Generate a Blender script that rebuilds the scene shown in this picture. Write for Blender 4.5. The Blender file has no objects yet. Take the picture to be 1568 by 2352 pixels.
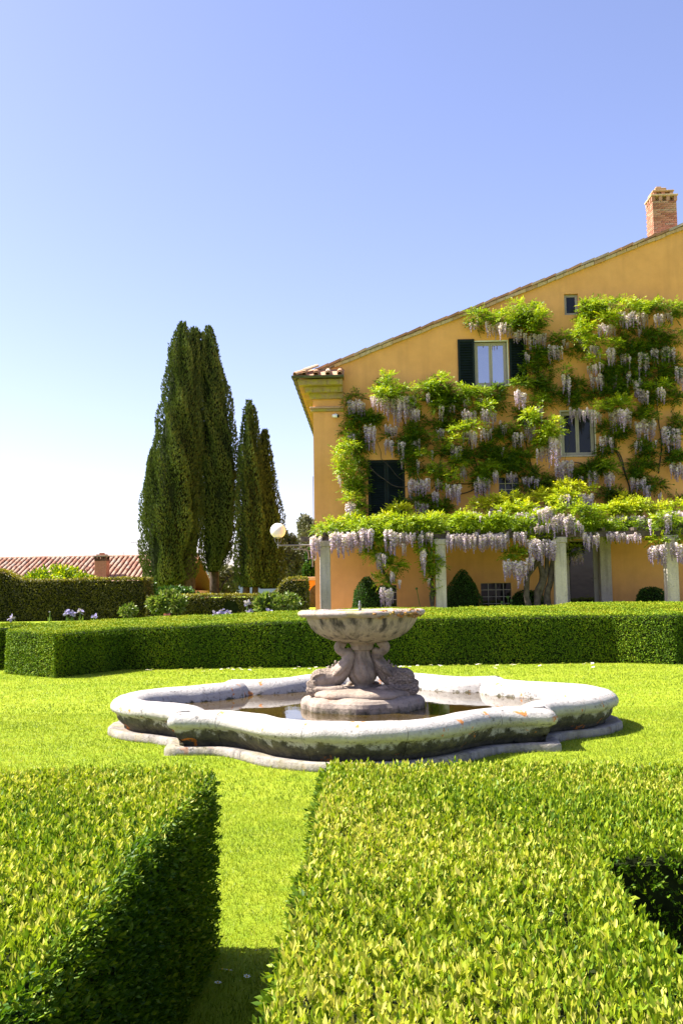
import bpy, bmesh, math, random
import numpy as np
from mathutils import Vector, Matrix, noise as mnoise
random.seed(7); rng = np.random.default_rng(11)
R = math.radians
scene = bpy.context.scene
COL = scene.collection

# ------------------------------------------------------------------ camera
EYE = 1.65; FPX = 2250.0                      # focal length in units of a 1568 x 2352 picture
cam_d = bpy.data.cameras.new('camera'); cam = bpy.data.objects.new('camera', cam_d); COL.objects.link(cam)
cam_d.sensor_fit = 'VERTICAL'; cam_d.sensor_height = 36.0; cam_d.lens = FPX / 2352 * 36.0
cam_d.clip_start = 0.05; cam_d.clip_end = 3000
CAMROT = Matrix.Rotation(R(1.63), 3, 'Z') @ Matrix.Rotation(R(90 + 4.73), 3, 'X') @ Matrix.Rotation(-0.015, 3, 'Z')
cam.matrix_world = Matrix.Translation((0, 0, EYE)) @ CAMROT.to_4x4()
scene.camera = cam

def ray(px, py):
    return CAMROT @ Vector(((px - 784) / FPX, -(py - 1176) / FPX, -1.0))
def at(px, py, Y):                             # survey helper: a sight line met with the plane y = Y
    d = ray(px, py); return Vector((0, 0, EYE)) + d * (Y / d.y)

# ------------------------------------------------------------------ world, sun, exposure
SUN_EL = 51.0; SUN_AZ = 4.0                    # sun to the left, a touch behind the plane of the facade
world = bpy.data.worlds.new('World'); scene.world = world; world.use_nodes = True
wn = world.node_tree.nodes; wn.clear()
sky = wn.new('ShaderNodeTexSky'); sky.sky_type = 'NISHITA'; sky.sun_disc = False
sky.sun_elevation = R(SUN_EL); sky.sun_rotation = R(270 + SUN_AZ); sky.altitude = 300
sky.air_density = 1.0; sky.dust_density = 1.5; sky.ozone_density = 2.0
bg = wn.new('ShaderNodeBackground'); bg.inputs['Strength'].default_value = 0.080
wo = wn.new('ShaderNodeOutputWorld')
tint = wn.new('ShaderNodeMixRGB'); tint.blend_type = 'MULTIPLY'; tint.inputs[0].default_value = 1.0; tint.inputs[2].default_value = (1.11, .935, 1.05, 1)   # white balance
world.node_tree.links.new(sky.outputs[0], tint.inputs[1]); world.node_tree.links.new(tint.outputs[0], bg.inputs[0]); world.node_tree.links.new(bg.outputs[0], wo.inputs[0])
sun_d = bpy.data.lights.new('sun', 'SUN'); sun_d.energy = 5.0; sun_d.angle = R(0.5); sun_d.color = (1.0, 0.95, 0.86)
sun = bpy.data.objects.new('sun', sun_d); COL.objects.link(sun)
sdir = Vector((-math.cos(R(SUN_EL)) * math.cos(R(SUN_AZ)), math.cos(R(SUN_EL)) * math.sin(R(SUN_AZ)), math.sin(R(SUN_EL))))
sun.rotation_euler = sdir.to_track_quat('Z', 'Y').to_euler()
scene.view_settings.view_transform = 'Standard'; scene.view_settings.look = 'None'
scene.view_settings.exposure = 1.75; scene.view_settings.gamma = 1.0
scene.render.engine = 'CYCLES'
scene.cycles.use_denoising = True
scene.cycles.max_bounces = 8; scene.cycles.transparent_max_bounces = 8
scene.cycles.sample_clamp_indirect = 8

# ------------------------------------------------------------------ material helpers
class NT:
    def __init__(s, name):
        s.m = bpy.data.materials.new(name); s.m.use_nodes = True; s.t = s.m.node_tree; s.t.nodes.clear()
        s.out = s.n('OutputMaterial')
    def n(s, kind, **kw):
        nd = s.t.nodes.new('ShaderNode' + kind)
        for k, v in kw.items(): setattr(nd, k, v)
        return nd
    def l(s, a, b): s.t.links.new(a, b)
    def val(s, sock, v):
        if hasattr(v, 'is_linked') or isinstance(v, bpy.types.NodeSocket): s.l(v, sock)
        else: sock.default_value = v
    def coord(s, scale=(1, 1, 1), kind='Object'):
        tc = s.n('TexCoord'); mp = s.n('Mapping'); s.l(tc.outputs[kind], mp.inputs[0]); mp.inputs['Scale'].default_value = scale
        return mp.outputs[0]
    def geo(s): return s.n('NewGeometry')
    def noise(s, vec, scale, detail=4, rough=.55, dist=0):
        t = s.n('TexNoise'); s.l(vec, t.inputs['Vector']); t.inputs['Scale'].default_value = scale
        t.inputs['Detail'].default_value = detail; t.inputs['Roughness'].default_value = rough; t.inputs['Distortion'].default_value = dist
        return t.outputs['Fac']
    def ramp(s, fac, stops, interp='LINEAR'):
        r = s.n('ValToRGB'); s.l(fac, r.inputs[0]); cr = r.color_ramp; cr.interpolation = interp
        while len(cr.elements) < len(stops): cr.elements.new(0.5)
        for e, (p, c) in zip(cr.elements, stops):
            e.position = p; e.color = (*c, 1) if not isinstance(c, (int, float)) else (c, c, c, 1)
        return r.outputs[0]
    def mix(s, fac, a, b, mode='MIX'):
        m = s.n('MixRGB', blend_type=mode); s.val(m.inputs[0], fac)
        for k, v in ((1, a), (2, b)):
            if isinstance(v, tuple): m.inputs[k].default_value = (*v, 1)
            else: s.l(v, m.inputs[k])
        return m.outputs[0]
    def math(s, op, a, b=0.0):
        m = s.n('Math', operation=op); s.val(m.inputs[0], a); s.val(m.inputs[1], b); return m.outputs[0]
    def bsdf(s, col, rough=.8, spec=.3, bump=None, bstr=.3, bdist=.02, metal=0.0):
        b = s.n('BsdfPrincipled')
        if isinstance(col, tuple): b.inputs['Base Color'].default_value = (*col, 1)
        else: s.l(col, b.inputs['Base Color'])
        s.val(b.inputs['Roughness'], rough); b.inputs['Specular IOR Level'].default_value = spec; b.inputs['Metallic'].default_value = metal
        if bump is not None:
            bp = s.n('Bump'); bp.inputs['Strength'].default_value = bstr; bp.inputs['Distance'].default_value = bdist
            s.l(bump, bp.inputs['Height']); s.l(bp.outputs[0], b.inputs['Normal'])
        return b
    def done(s, shader): s.l(shader.outputs[0], s.out.inputs[0]); return s.m

def simple(name, col, rough=.7, spec=.3, var=.25, scale=6, bump=.2, metal=0.0, bscale=40):
    t = NT(name); v = t.coord()
    f = t.noise(v, scale); dark = tuple(c * (1 - var) for c in col); lite = tuple(min(1, c * (1 + var)) for c in col)
    c = t.ramp(f, [(.3, dark), (.7, lite)])
    return t.done(t.bsdf(c, rough, spec, t.noise(v, bscale), bump, .01, metal))

K = {'boxwood_leaf': .77, 'hedge_leaf': .78, 'tall_hedge_leaf': .95, 'cypress_leaf': .85, 'wisteria_leaf': .92, 'cone_leaf': .8, 'shrub_leaf': .75, 'oak_leaf': 1.15, 'grass_blade': .81, 'wisteria_petal': 1.05, 'iris_petal': .8}
def leafmat(name, stops, trans=.4, rough=.45, spec=.35, tcol=1.25):
    stops = [(p, tuple(x * K[name] for x in c)) for p, c in stops]
    t = NT(name); a = t.n('Attribute', attribute_name='var')
    c = t.ramp(a.outputs['Fac'], stops)
    b = t.bsdf(c, rough, spec)
    tr = t.n('BsdfTranslucent'); tc = t.mix(1.0, c, (tcol, tcol * 1.0, tcol * .5), 'MULTIPLY'); t.l(tc, tr.inputs[0])
    mx = t.n('MixShader'); mx.inputs[0].default_value = trans; t.l(b.outputs[0], mx.inputs[1]); t.l(tr.outputs[0], mx.inputs[2])
    return t.done(mx)

M = {}
M['box_leaf'] = leafmat('boxwood_leaf', [(0, (.05, .13, .006)), (.4, (.18, .30, .012)), (.72, (.38, .46, .022)), (1, (.74, .68, .15))], .34, .5, .22)
M['hedge_leaf'] = leafmat('hedge_leaf', [(0, (.06, .13, .005)), (.4, (.17, .28, .008)), (.85, (.34, .38, .012)), (1, (.44, .41, .03))], .18, .6, .12)
M['tall_leaf'] = leafmat('tall_hedge_leaf', [(0, (.06, .06, .006)), (.5, (.16, .15, .012)), (.85, (.30, .26, .015)), (1, (.42, .38, .02))], .35)
M['cypress'] = leafmat('cypress_leaf', [(0, (.03, .05, .014)), (.5, (.09, .125, .03)), (.85, (.155, .19, .045)), (1, (.20, .19, .06))], .1, .85, .05)
M['wist_leaf'] = leafmat('wisteria_leaf', [(0, (.025, .07, .004)), (.3, (.075, .15, .006)), (.65, (.29, .40, .008)), (1, (.58, .58, .012))], .42)
M['cone_leaf'] = leafmat('cone_leaf', [(0, (.015, .055, .008)), (.6, (.05, .13, .015)), (1, (.13, .24, .03))], .25)
M['shrub_leaf'] = leafmat('shrub_leaf', [(0, (.06, .13, .015)), (.6, (.20, .29, .04)), (1, (.40, .42, .14))], .3, .4, .35)
M['oak_leaf'] = leafmat('oak_leaf', [(0, (.05, .058, .025)), (.6, (.12, .12, .055)), (1, (.21, .18, .09))], .15, .6)
M['grass'] = leafmat('grass_blade', [(0, (.10, .17, .008)), (.5, (.30, .38, .020)), (.85, (.46, .48, .06)), (1, (.56, .51, .14))], .38, .5, .25)
M['petal'] = leafmat('wisteria_petal', [(0, (.34, .24, .46)), (.35, (.52, .42, .60)), (.75, (.72, .62, .72)), (1, (.86, .78, .76))], .35, .6, .2, 1.0)
M['iris'] = leafmat('iris_petal', [(0, (.30, .26, .62)), (1, (.55, .5, .85))], .4, .6, .2, 1.0)
M['core'] = simple('hedge_twigs', (.016, .022, .007), .95, .05, .4, 12)
M['bark'] = simple('wisteria_bark', (.075, .06, .048), .9, .1, .45, 9, .6)
M['bark2'] = simple('cypress_bark', (.075, .055, .042), .95, .1, .4, 8, .6)
M['stem'] = simple('green_stem', (.10, .18, .04), .7, .2, .3, 20)
M['daisy'] = simple('daisy_petal', (.85, .85, .8), .6, .2, .08, 30)
M['pollen'] = simple('daisy_heart', (.75, .5, .03), .7, .2, .1, 30)
M['pink'] = simple('pink_petal', (.75, .25, .2), .6, .2, .2, 30)
M['taupe'] = simple('taupe_paint', (.34, .30, .25), .5, .4, .08, 3, .05)
M['white'] = simple('cream_paint', (.62, .58, .48), .5, .4, .08, 3, .05)
M['shutter'] = simple('dark_green_paint', (.005, .011, .010), .6, .2, .3, 4, .05)
M['iron'] = simple('grey_iron', (.13, .14, .15), .55, .5, .3, 15, .1)
M['copper'] = simple('weathered_gutter', (.055, .058, .042), .55, .5, .4, 5, .1)
M['plastic_w'] = simple('white_plastic', (.8, .8, .8), .4, .5, .03, 5, .02)
M['black'] = simple('black_glass', (.006, .006, .008), .15, .5, .1, 5, .02)
M['room'] = simple('dark_room', (.012, .011, .012), .9, .1, .3, 2)
M['wood'] = simple('grey_timber', (.10, .078, .062), .85, .15, .45, 7, .6)
M['bar'] = simple('window_bar', (.42, .38, .30), .6, .3, .1, 6)

def m_globe():
    t = NT('opal_globe'); b = t.bsdf((.86, .80, .70), .25, .5); b.inputs['Subsurface Weight'].default_value = .3
    b.inputs['Subsurface Radius'].default_value = (.1, .09, .07); return t.done(b)
M['globe'] = m_globe()

def m_stucco(name, base, dark):
    t = NT(name); v = t.coord()
    big = t.noise(v, .55, 5, .6); fine = t.noise(v, 14, 4, .7); mid = t.noise(v, 2.6, 5, .6)
    c = t.ramp(big, [(.3, dark), (.68, base)])
    c = t.mix(.35, c, t.ramp(mid, [(.3, tuple(x * .8 for x in base)), (.7, tuple(min(1, x * 1.12) for x in base))]))
    c = t.mix(t.ramp(t.noise(t.coord((1.6, 1.6, .14)), 2.0, 5), [(.5, 0.0), (.8, .42)]), c, tuple(x * .66 for x in base))
    return t.done(t.bsdf(c, .9, .15, fine, .25, .02))
M['stucco'] = m_stucco('ochre_stucco', (.76, .39, .135), (.68, .325, .10))
M['stucco2'] = m_stucco('orange_stucco', (.66, .24, .03), (.5, .17, .02))
M['pinkwall'] = m_stucco('pale_stucco', (.62, .40, .25), (.5, .3, .18))

def m_stone(name, lite, mid, dark, zlo=None, zhi=None, lichen=0.0, moss=0.0, spots=.5, streak=0.0, scale=1.0):
    """weathered limestone: pitted pale stone, a damp mossy skirt between zlo and zhi, orange lichen blots"""
    t = NT(name); v = t.coord(); g = t.geo()
    sep = t.n('SeparateXYZ'); t.l(v, sep.inputs[0])
    n1 = t.noise(v, 2.2 * scale, 6, .65); n2 = t.noise(v, 18 * scale, 5, .7); n3 = t.noise(v, 60 * scale, 3, .6)
    c = t.ramp(n1, [(.28, mid), (.6, lite)])
    c = t.mix(.4, c, t.ramp(n2, [(.3, tuple(x * .75 for x in mid)), (.7, lite)]))
    pit = t.ramp(t.noise(v, 26 * scale, 6, .75), [(.34, 1.0), (.45, 0.0)])
    pit = t.math('MULTIPLY', pit, t.ramp(t.noise(v, 3.1 * scale, 3), [(.36, 1.0), (.62, .15)]))
    c = t.mix(t.math('MULTIPLY', pit, spots), c, dark)
    if streak:
        st = t.noise(t.coord((5, 5, .5)), 1.7, 5, .6)
        st = t.math('MULTIPLY', t.ramp(st, [(.48, 0.0), (.66, 1.0)]), streak)
        c = t.mix(st, c, dark)
    if zlo is not None:
        w = t.math('ADD', sep.outputs['Z'], t.math('MULTIPLY', t.math('SUBTRACT', t.noise(v, 7, 6, .7), .5), .42))
        mr = t.n('MapRange'); t.l(w, mr.inputs[0]); mr.inputs[1].default_value = zlo; mr.inputs[2].default_value = zhi
        mr.inputs[3].default_value = 1.0; mr.inputs[4].default_value = 0.0
        damp = t.ramp(t.noise(v, 9, 5, .7), [(.3, (.012, .011, .008)), (.52, (.06, .055, .03)), (.75, (.14, .12, .05))])
        c = t.mix(t.math('MULTIPLY', mr.outputs[0], .93), c, damp)
    if lichen:
        L = t.noise(v, 5.5, 4, .6, .4); m2 = t.noise(v, 30, 3, .7)
        f = t.math('MULTIPLY', t.ramp(L, [(.64, 0.0), (.66, 1.0)]), t.ramp(m2, [(.4, 0.0), (.5, 1.0)]))
        c = t.mix(t.math('MULTIPLY', f, lichen), c, (.52, .17, .02))
    if moss:
        f = t.math('MULTIPLY', t.ramp(t.noise(v, 4, 5, .6), [(.45, 0.0), (.6, 1.0)]), moss)
        c = t.mix(f, c, (.36, .30, .03))
    h = t.math('SUBTRACT', t.math('ADD', n2, t.math('MULTIPLY', n3, .5)), t.math('MULTIPLY', pit, .9))
    return t.done(t.bsdf(c, .9, .2, h, .55, .02))
M['rim'] = m_stone('basin_limestone', (.45, .425, .395), (.31, .285, .265), (.03, .027, .025), .21, .25, .9, 0, .95)
M['plinth'] = m_stone('plinth_limestone', (.33, .30, .27), (.15, .13, .115), (.03, .027, .024), None, None, .3, .16, .95, .45)
M['carved'] = m_stone('carved_stone', (.36, .285, .225), (.20, .155, .12), (.05, .042, .036), None, None, .15, 0, .5, .45, 1.6)
M['bowl'] = m_stone('bowl_stone', (.42, .355, .26), (.24, .20, .15), (.03, .028, .027), None, None, 0, 0, .7, .9, 1.6)
M['bowl_rim'] = m_stone('bowl_rim_stone', (.44, .37, .34), (.27, .22, .20), (.05, .035, .03), None, None, .6, .35, .8, .2, 2)
M['pillar'] = m_stone('travertine', (.56, .49, .42), (.42, .36, .31), (.11, .10, .085), None, None, 0, 0, .7, .3)
M['cornice'] = m_stone('cornice_stone', (.42, .30, .16), (.25, .18, .09), (.10, .07, .03), None, None, .2, .75, .6)
M['crust'] = m_stone('lichen_crust', (.40, .22, .08), (.22, .11, .04), (.03, .02, .01), None, None, .6, .5, .9, 0, 4)

def m_scales():
    t = NT('carved_dolphin_stone'); v = t.coord()
    n1 = t.noise(v, 7, 6, .65); st = t.noise(v, 3, 4)
    vo = t.n('TexVoronoi', feature='DISTANCE_TO_EDGE'); t.l(v, vo.inputs[0]); vo.inputs['Scale'].default_value = 30
    msk = t.ramp(t.noise(v, 2.5, 2), [(.48, 0.0), (.58, 1.0)])
    e = t.math('MULTIPLY', t.ramp(vo.outputs['Distance'], [(.0, 1.0), (.09, 0.0)]), msk)
    c = t.ramp(n1, [(.28, (.17, .13, .10)), (.65, (.36, .285, .23))])
    c = t.mix(t.ramp(st, [(.5, 0.0), (.75, .6)]), c, (.10, .08, .075))
    c = t.mix(t.math('MULTIPLY', e, .28), c, (.06, .05, .042)); h = t.math('SUBTRACT', t.math('MULTIPLY', t.noise(v, 40, 4), .4), e)
    return t.done(t.bsdf(c, .9, .2, h, .9, .025))
M['dolphin'] = m_scales()
M['slab'] = m_stone('pedestal_stone', (.36, .295, .24), (.21, .165, .13), (.04, .034, .03), .20, .31, .2, 0, .7, .3, 1.6)

def m_water():
    t = NT('pond_water'); v = t.coord()
    n = t.noise(v, 1.3, 4); fl = t.noise(v, 24, 4, .7)
    c = t.ramp(n, [(.3, (.035, .022, .006)), (.7, (.075, .05, .012))])
    c = t.mix(t.ramp(fl, [(.70, 0.0), (.73, .8)]), c, (.32, .22, .07))
    return t.done(t.bsdf(c, .025, .55, t.noise(v, 5, 3), .02, .03))
M['water'] = m_water()
def m_bowlwater():
    t = NT('mossy_bowl_water'); v = t.coord()
    c = t.ramp(t.noise(v, 7, 5, .7), [(.35, (.20, .13, .02)), (.5, (.42, .30, .02)), (.7, (.55, .42, .04))])
    return t.done(t.bsdf(c, .3, .5, t.noise(v, 30, 4), .3, .02))
M['bowlwater'] = m_bowlwater()

def m_glass(name, f):
    t = NT(name); d = t.bsdf((.012, .012, .013), .6, 0.0); g = t.n('BsdfGlossy'); g.inputs['Roughness'].default_value = .01
    g.inputs['Color'].default_value = (.95, .95, 1, 1)
    v = t.coord(); bp = t.n('Bump'); bp.inputs['Strength'].default_value = .12; bp.inputs['Distance'].default_value = .02
    t.l(t.noise(v, 2.2, 2), bp.inputs['Height']); t.l(bp.outputs[0], g.inputs['Normal'])
    mx = t.n('MixShader'); mx.inputs[0].default_value = f; t.l(d.outputs[0], mx.inputs[1]); t.l(g.outputs[0], mx.inputs[2]); return t.done(mx)
M['glass'] = m_glass('window_glass', .42); M['glass_door'] = m_glass('door_glass', .035); M['glass_dim'] = m_glass('dim_glass', .022)

def m_random(name, stops, rough=.85, bump=.4, sc=12):
    t = NT(name); v = t.coord(); oi = t.n('ObjectInfo')
    c = t.ramp(oi.outputs['Random'], stops); n = t.noise(v, sc, 5, .65)
    c = t.mix(.5, c, t.mix(1.0, c, t.ramp(n, [(.3, .45), (.7, 1.25)]), 'MULTIPLY'))
    return t.done(t.bsdf(c, rough, .2, n, bump, .01))
M['tile'] = m_random('terracotta_tile', [(0, (.25, .115, .075)), (.35, (.34, .18, .12)), (.7, (.38, .25, .18)), (1, (.30, .25, .20))])
M['tile_old'] = m_random('old_roof_tile', [(0, (.32, .16, .10)), (.4, (.48, .25, .14)), (.75, (.52, .35, .23)), (1, (.38, .30, .25))])
M['brick'] = m_random('brick', [(0, (.30, .125, .08)), (.4, (.40, .19, .12)), (.8, (.46, .27, .18)), (1, (.36, .26, .18))])
M['mortar'] = simple('mortar', (.40, .32, .25), .95, .1, .25, 10, .4)
M['verge'] = m_random('verge_stone', [(0, (.42, .25, .13)), (.5, (.56, .38, .20)), (1, (.50, .38, .24))], .9, .5)
M['soot'] = simple('sooty_brick', (.10, .055, .04), .95, .1, .6, 3, .5)

def m_lawn():
    t = NT('lawn'); v = t.coord()
    a = t.noise(v, .45, 4, .6); b = t.noise(v, 5, 5, .7); c3 = t.noise(t.coord((40, 40, 40)), 3, 4, .7)
    c = t.ramp(a, [(.3, (0.165, 0.264, 0.011)), (.7, (0.314, 0.355, 0.025))])
    c = t.mix(.5, c, t.ramp(b, [(.3, (0.115, 0.215, 0.009)), (.55, (0.273, 0.330, 0.016)), (.8, (0.413, 0.396, 0.057))]))
    c = t.mix(.4, c, t.mix(1.0, c, t.ramp(c3, [(.3, .4), (.7, 1.5)]), 'MULTIPLY'))
    return t.done(t.bsdf(c, .85, .1, c3, .7, .03))
M['lawn'] = m_lawn()
M['soil'] = simple('gravel_terrace', (.30, .25, .19), .95, .1, .3, 3, .4)
def m_hill():
    t = NT('wooded_hill'); v = t.coord(); n = t.noise(v, .06, 6, .7)
    return t.done(t.bsdf(t.ramp(n, [(.35, (.025, .04, .05)), (.65, (.05, .065, .065))]), .95, .05))
M['hill'] = m_hill()

# ------------------------------------------------------------------ object helpers
def link(o, parent=None):
    COL.objects.link(o)
    if parent is not None: o.parent = parent
    return o
def tag(o, label=None, cat=None, group=None, kind=None):
    for k, v in (('label', label), ('category', cat), ('group', group), ('kind', kind)):
        if v: o[k] = v
    return o
def thing(name, loc, label, cat, group=None):
    o = bpy.data.objects.new(name, None); o.location = loc; o.empty_display_size = .2; COL.objects.link(o)
    return tag(o, label, cat, group)
def place(o, parent):                         # parent while keeping the world placement of data written in world space
    if parent is not None:
        o.parent = parent; o.matrix_parent_inverse = Matrix.Translation(-Vector(parent_loc(parent)))
def parent_loc(p):
    l = Vector(p.location)
    return l
def from_bm(name, bm, mat, parent=None, smooth=False, world=True):
    me = bpy.data.meshes.new(name); bmesh.ops.recalc_face_normals(bm, faces=bm.faces[:]); bm.to_mesh(me); bm.free()
    me.materials.append(mat)
    if smooth: me.polygons.foreach_set('use_smooth', [True] * len(me.polygons))
    return obj(name, me, parent, world)
def obj(name, me, parent=None, world=True):
    o = bpy.data.objects.new(name, me); COL.objects.link(o)
    if parent is not None:
        o.parent = parent
        if world:
            off = Vector((0, 0, 0)); p = parent
            while p is not None: off += Vector(p.location); p = p.parent
            o.location = -off
    return o
def wloc(p):
    off = Vector((0, 0, 0))
    while p is not None: off += Vector(p.location); p = p.parent
    return off
def box(bm, x0, x1, y0, y1, z0, z1, mat=None):
    v = [bm.verts.new((x, y, z)) for x in (x0, x1) for y in (y0, y1) for z in (z0, z1)]
    for f in ((0, 1, 3, 2), (4, 6, 7, 5), (0, 4, 5, 1), (2, 3, 7, 6), (0, 2, 6, 4), (1, 5, 7, 3)):
        bm.faces.new([v[i] for i in f])
    return v
def bevel(bm, w, seg=1):
    bmesh.ops.bevel(bm, geom=bm.edges[:], offset=w, segments=seg, affect='EDGES', profile=.6)
def boxobj(name, x0, x1, y0, y1, z0, z1, mat, parent=None, bev=0.0, seg=1):
    bm = bmesh.new(); box(bm, min(x0, x1), max(x0, x1), min(y0, y1), max(y0, y1), min(z0, z1), max(z0, z1))
    if bev: bevel(bm, bev, seg)
    return from_bm(name, bm, mat, parent)
def tube(bm, pts, radii, n=8, cap=True):
    pts = [Vector(p) for p in pts]; rings = []
    ref = None
    for i, p in enumerate(pts):
        d = (pts[min(i + 1, len(pts) - 1)] - pts[max(i - 1, 0)]).normalized()
        if ref is None: ref = d.orthogonal().normalized()
        ref = (ref - d * ref.dot(d)).normalized(); b = d.cross(ref); r = radii[i] if hasattr(radii, '__len__') else radii
        rings.append([bm.verts.new(p + (ref * math.cos(a) + b * math.sin(a)) * r) for a in [2 * math.pi * k / n for k in range(n)]])
    for a, b in zip(rings[:-1], rings[1:]):
        for k in range(n): bm.faces.new((a[k], a[(k + 1) % n], b[(k + 1) % n], b[k]))
    if cap: bm.faces.new(rings[0][::-1]); bm.faces.new(rings[-1])
def spline(ctrl, n):
    c = [Vector(p) for p in ctrl]; c = [c[0] * 2 - c[1]] + c + [c[-1] * 2 - c[-2]]; out = []
    m = len(c) - 3
    for i in range(n):
        t = i / (n - 1) * m; k = min(int(t), m - 1); u = t - k; p0, p1, p2, p3 = c[k:k + 4]
        out.append(.5 * ((2 * p1) + (p2 - p0) * u + (2 * p0 - 5 * p1 + 4 * p2 - p3) * u * u + (3 * p1 - p0 - 3 * p2 + p3) * u ** 3))
    return out
def interp(vals, n):
    return list(np.interp(np.linspace(0, 1, n), np.linspace(0, 1, len(vals)), vals))
def lathe(bm, prof, n=48, fn=None, cx=0, cy=0):
    rings = []
    for r, z in prof:
        rings.append([bm.verts.new((cx + math.cos(a) * r * (fn(a, r, z) if fn else 1), cy + math.sin(a) * r * (fn(a, r, z) if fn else 1), z)) for a in [2 * math.pi * k / n for k in range(n)]])
    for a, b in zip(rings[:-1], rings[1:]):
        for k in range(n): bm.faces.new((a[k], a[(k + 1) % n], b[(k + 1) % n], b[k]))
    bm.faces.new(rings[0][::-1]); bm.faces.new(rings[-1])
def jitter(bm, amp, sc):
    for v in bm.verts: v.co += mnoise.noise_vector(v.co * sc) * amp

def unit(a): return a / np.maximum(np.linalg.norm(a, axis=1, keepdims=True), 1e-9)
def leaf_mesh(name, P, D, L, W, var, mat, shape='rhomb', fold=.25, parent=None, N=None, world=True):
    """many small leaves as one mesh; P bases, D directions, L lengths, W widths, var = pigment 0..1"""
    n = len(P); D = unit(np.asarray(D, float)); P = np.asarray(P, float)
    if N is None: N = rng.normal(size=(n, 3))
    S = unit(np.cross(D, N)); U = unit(np.cross(S, D)); L = np.broadcast_to(L, n)[:, None]; W = np.broadcast_to(W, n)[:, None]
    if shape == 'tri':
        V = np.stack([P - S * W * .5, P + S * W * .5, P + D * L], 1); k = 3; faces = np.array([[0, 1, 2]])
    elif shape == 'rhomb':
        V = np.stack([P, P + D * L * .5 + S * W * .5 + U * W * fold, P + D * L, P + D * L * .5 - S * W * .5 + U * W * fold], 1); k = 4
        faces = np.array([[0, 1, 2], [0, 2, 3]])
    else:
        a = P + D * L * .32; b = P + D * L * .74; s1 = S * W * .46; s2 = S * W * .40; u = U * W * fold; tip = P + D * L + U * W * .1
        V = np.stack([P, a + s1 + u, b + s2 + u, tip, b - s2 + u, a - s1 + u], 1); k = 6
        faces = np.array([[0, 1, 2, 3], [0, 3, 4, 5]])
    V = V.reshape(-1, 3); F = (faces[None] + (np.arange(n) * k)[:, None, None]).reshape(-1, faces.shape[1])
    me = bpy.data.meshes.new(name); me.vertices.add(len(V)); me.vertices.foreach_set('co', V.astype(np.float32).ravel())
    me.loops.add(F.size); me.loops.foreach_set('vertex_index', F.astype(np.int32).ravel())
    me.polygons.add(len(F)); me.polygons.foreach_set('loop_start', (np.arange(len(F)) * F.shape[1]).astype(np.int32))
    at_ = me.attributes.new('var', 'FLOAT', 'POINT'); at_.data.foreach_set('value', np.repeat(np.broadcast_to(var, n), k).astype(np.float32))
    me.materials.append(mat); me.update(calc_edges=True)
    return obj(name, me, parent, world)
def raw_mesh(V, F, mat, var=None, name='mesh'):
    me = bpy.data.meshes.new(name); me.from_pydata([tuple(v) for v in V], [], [tuple(f) for f in F]); me.materials.append(mat)
    if var is not None:
        a = me.attributes.new('var', 'FLOAT', 'POINT'); a.data.foreach_set('value', np.asarray(var, np.float32))
    me.update(); return me

# ------------------------------------------------------------------ the ground
def tz(y):                                    # the lawn is flat and climbs to the terrace behind the far hedge
    u = min(1, max(0, (y - 24.0) / 3.0)); return .95 * u * u * (3 - 2 * u)
bm = bmesh.new()
ys = [-60, -10, 0, 4, 8, 12, 16, 20, 22, 23, 24, 24.5, 25, 25.5, 26, 26.5, 27, 28, 30, 34, 60, 120, 400, 1500]
xs = [-1500, -300, -60, -20, -8, 0, 8, 20, 60, 300, 1500]
g = [[bm.verts.new((x, y, tz(y))) for x in xs] for y in ys]
for j in range(len(ys) - 1):
    for i in range(len(xs) - 1): bm.faces.new((g[j][i], g[j][i + 1], g[j + 1][i + 1], g[j + 1][i]))
tag(from_bm('lawn', bm, M['lawn']), kind='structure')
bm = bmesh.new(); v = [bm.verts.new(p) for p in ((-6, 30, .956), (26, 30, .956), (26, 33.2, .956), (-6, 33.2, .956))]; bm.faces.new(v)
tag(from_bm('terrace', bm, M['soil']), kind='structure')
bm = bmesh.new(); N = 60
top = []; bot = []
for i in range(N + 1):
    x = -420 + 840 * i / N; h = 15 + 5 * mnoise.noise(Vector((x * .008, 3, 0))) + 2 * mnoise.noise(Vector((x * .03, 9, 0)))
    top.append(bm.verts.new((x, 480, max(2, h)))); bot.append(bm.verts.new((x, 360, 0)))
for i in range(N): bm.faces.new((bot[i], bot[i + 1], top[i + 1], top[i]))
tag(from_bm('hill', bm, M['hill'], smooth=True), kind='structure')

# ------------------------------------------------------------------ outline tools
def offset_poly(pts, d, clamp=1.7):
    """offset a closed outline (counter-clockwise) outwards by d with mitred corners"""
    P = np.asarray(pts, float); n = len(P); e = unit(np.roll(P, -1, 0) - P); nr = np.stack([e[:, 1], -e[:, 0]], 1)
    pn = np.roll(nr, 1, 0); m = unit(nr + pn); c = np.clip((m * nr).sum(1), 1 / clamp, 1)
    return P + m * (d / c)[:, None]
def in_poly(P, poly):
    x, y = P[:, 0], P[:, 1]; r = np.zeros(len(P), bool); n = len(poly)
    for i in range(n):
        x0, y0 = poly[i]; x1, y1 = poly[(i + 1) % n]
        if y0 == y1: continue
        c = ((y0 > y) != (y1 > y)) & (x < (x1 - x0) * (y - y0) / (y1 - y0) + x0); r ^= c
    return r

def lump(P, amp):
    x, y, z = P.T
    return amp * (np.sin(x * 2.1 + 1.3 * np.sin(y * 1.7)) + np.sin(y * 2.9 + x * .8 + 2) + .6 * np.sin(x * 6.1 + z * 4) + .6 * np.sin(y * 7.3 + z * 5.1 + 1)) * .5

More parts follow.
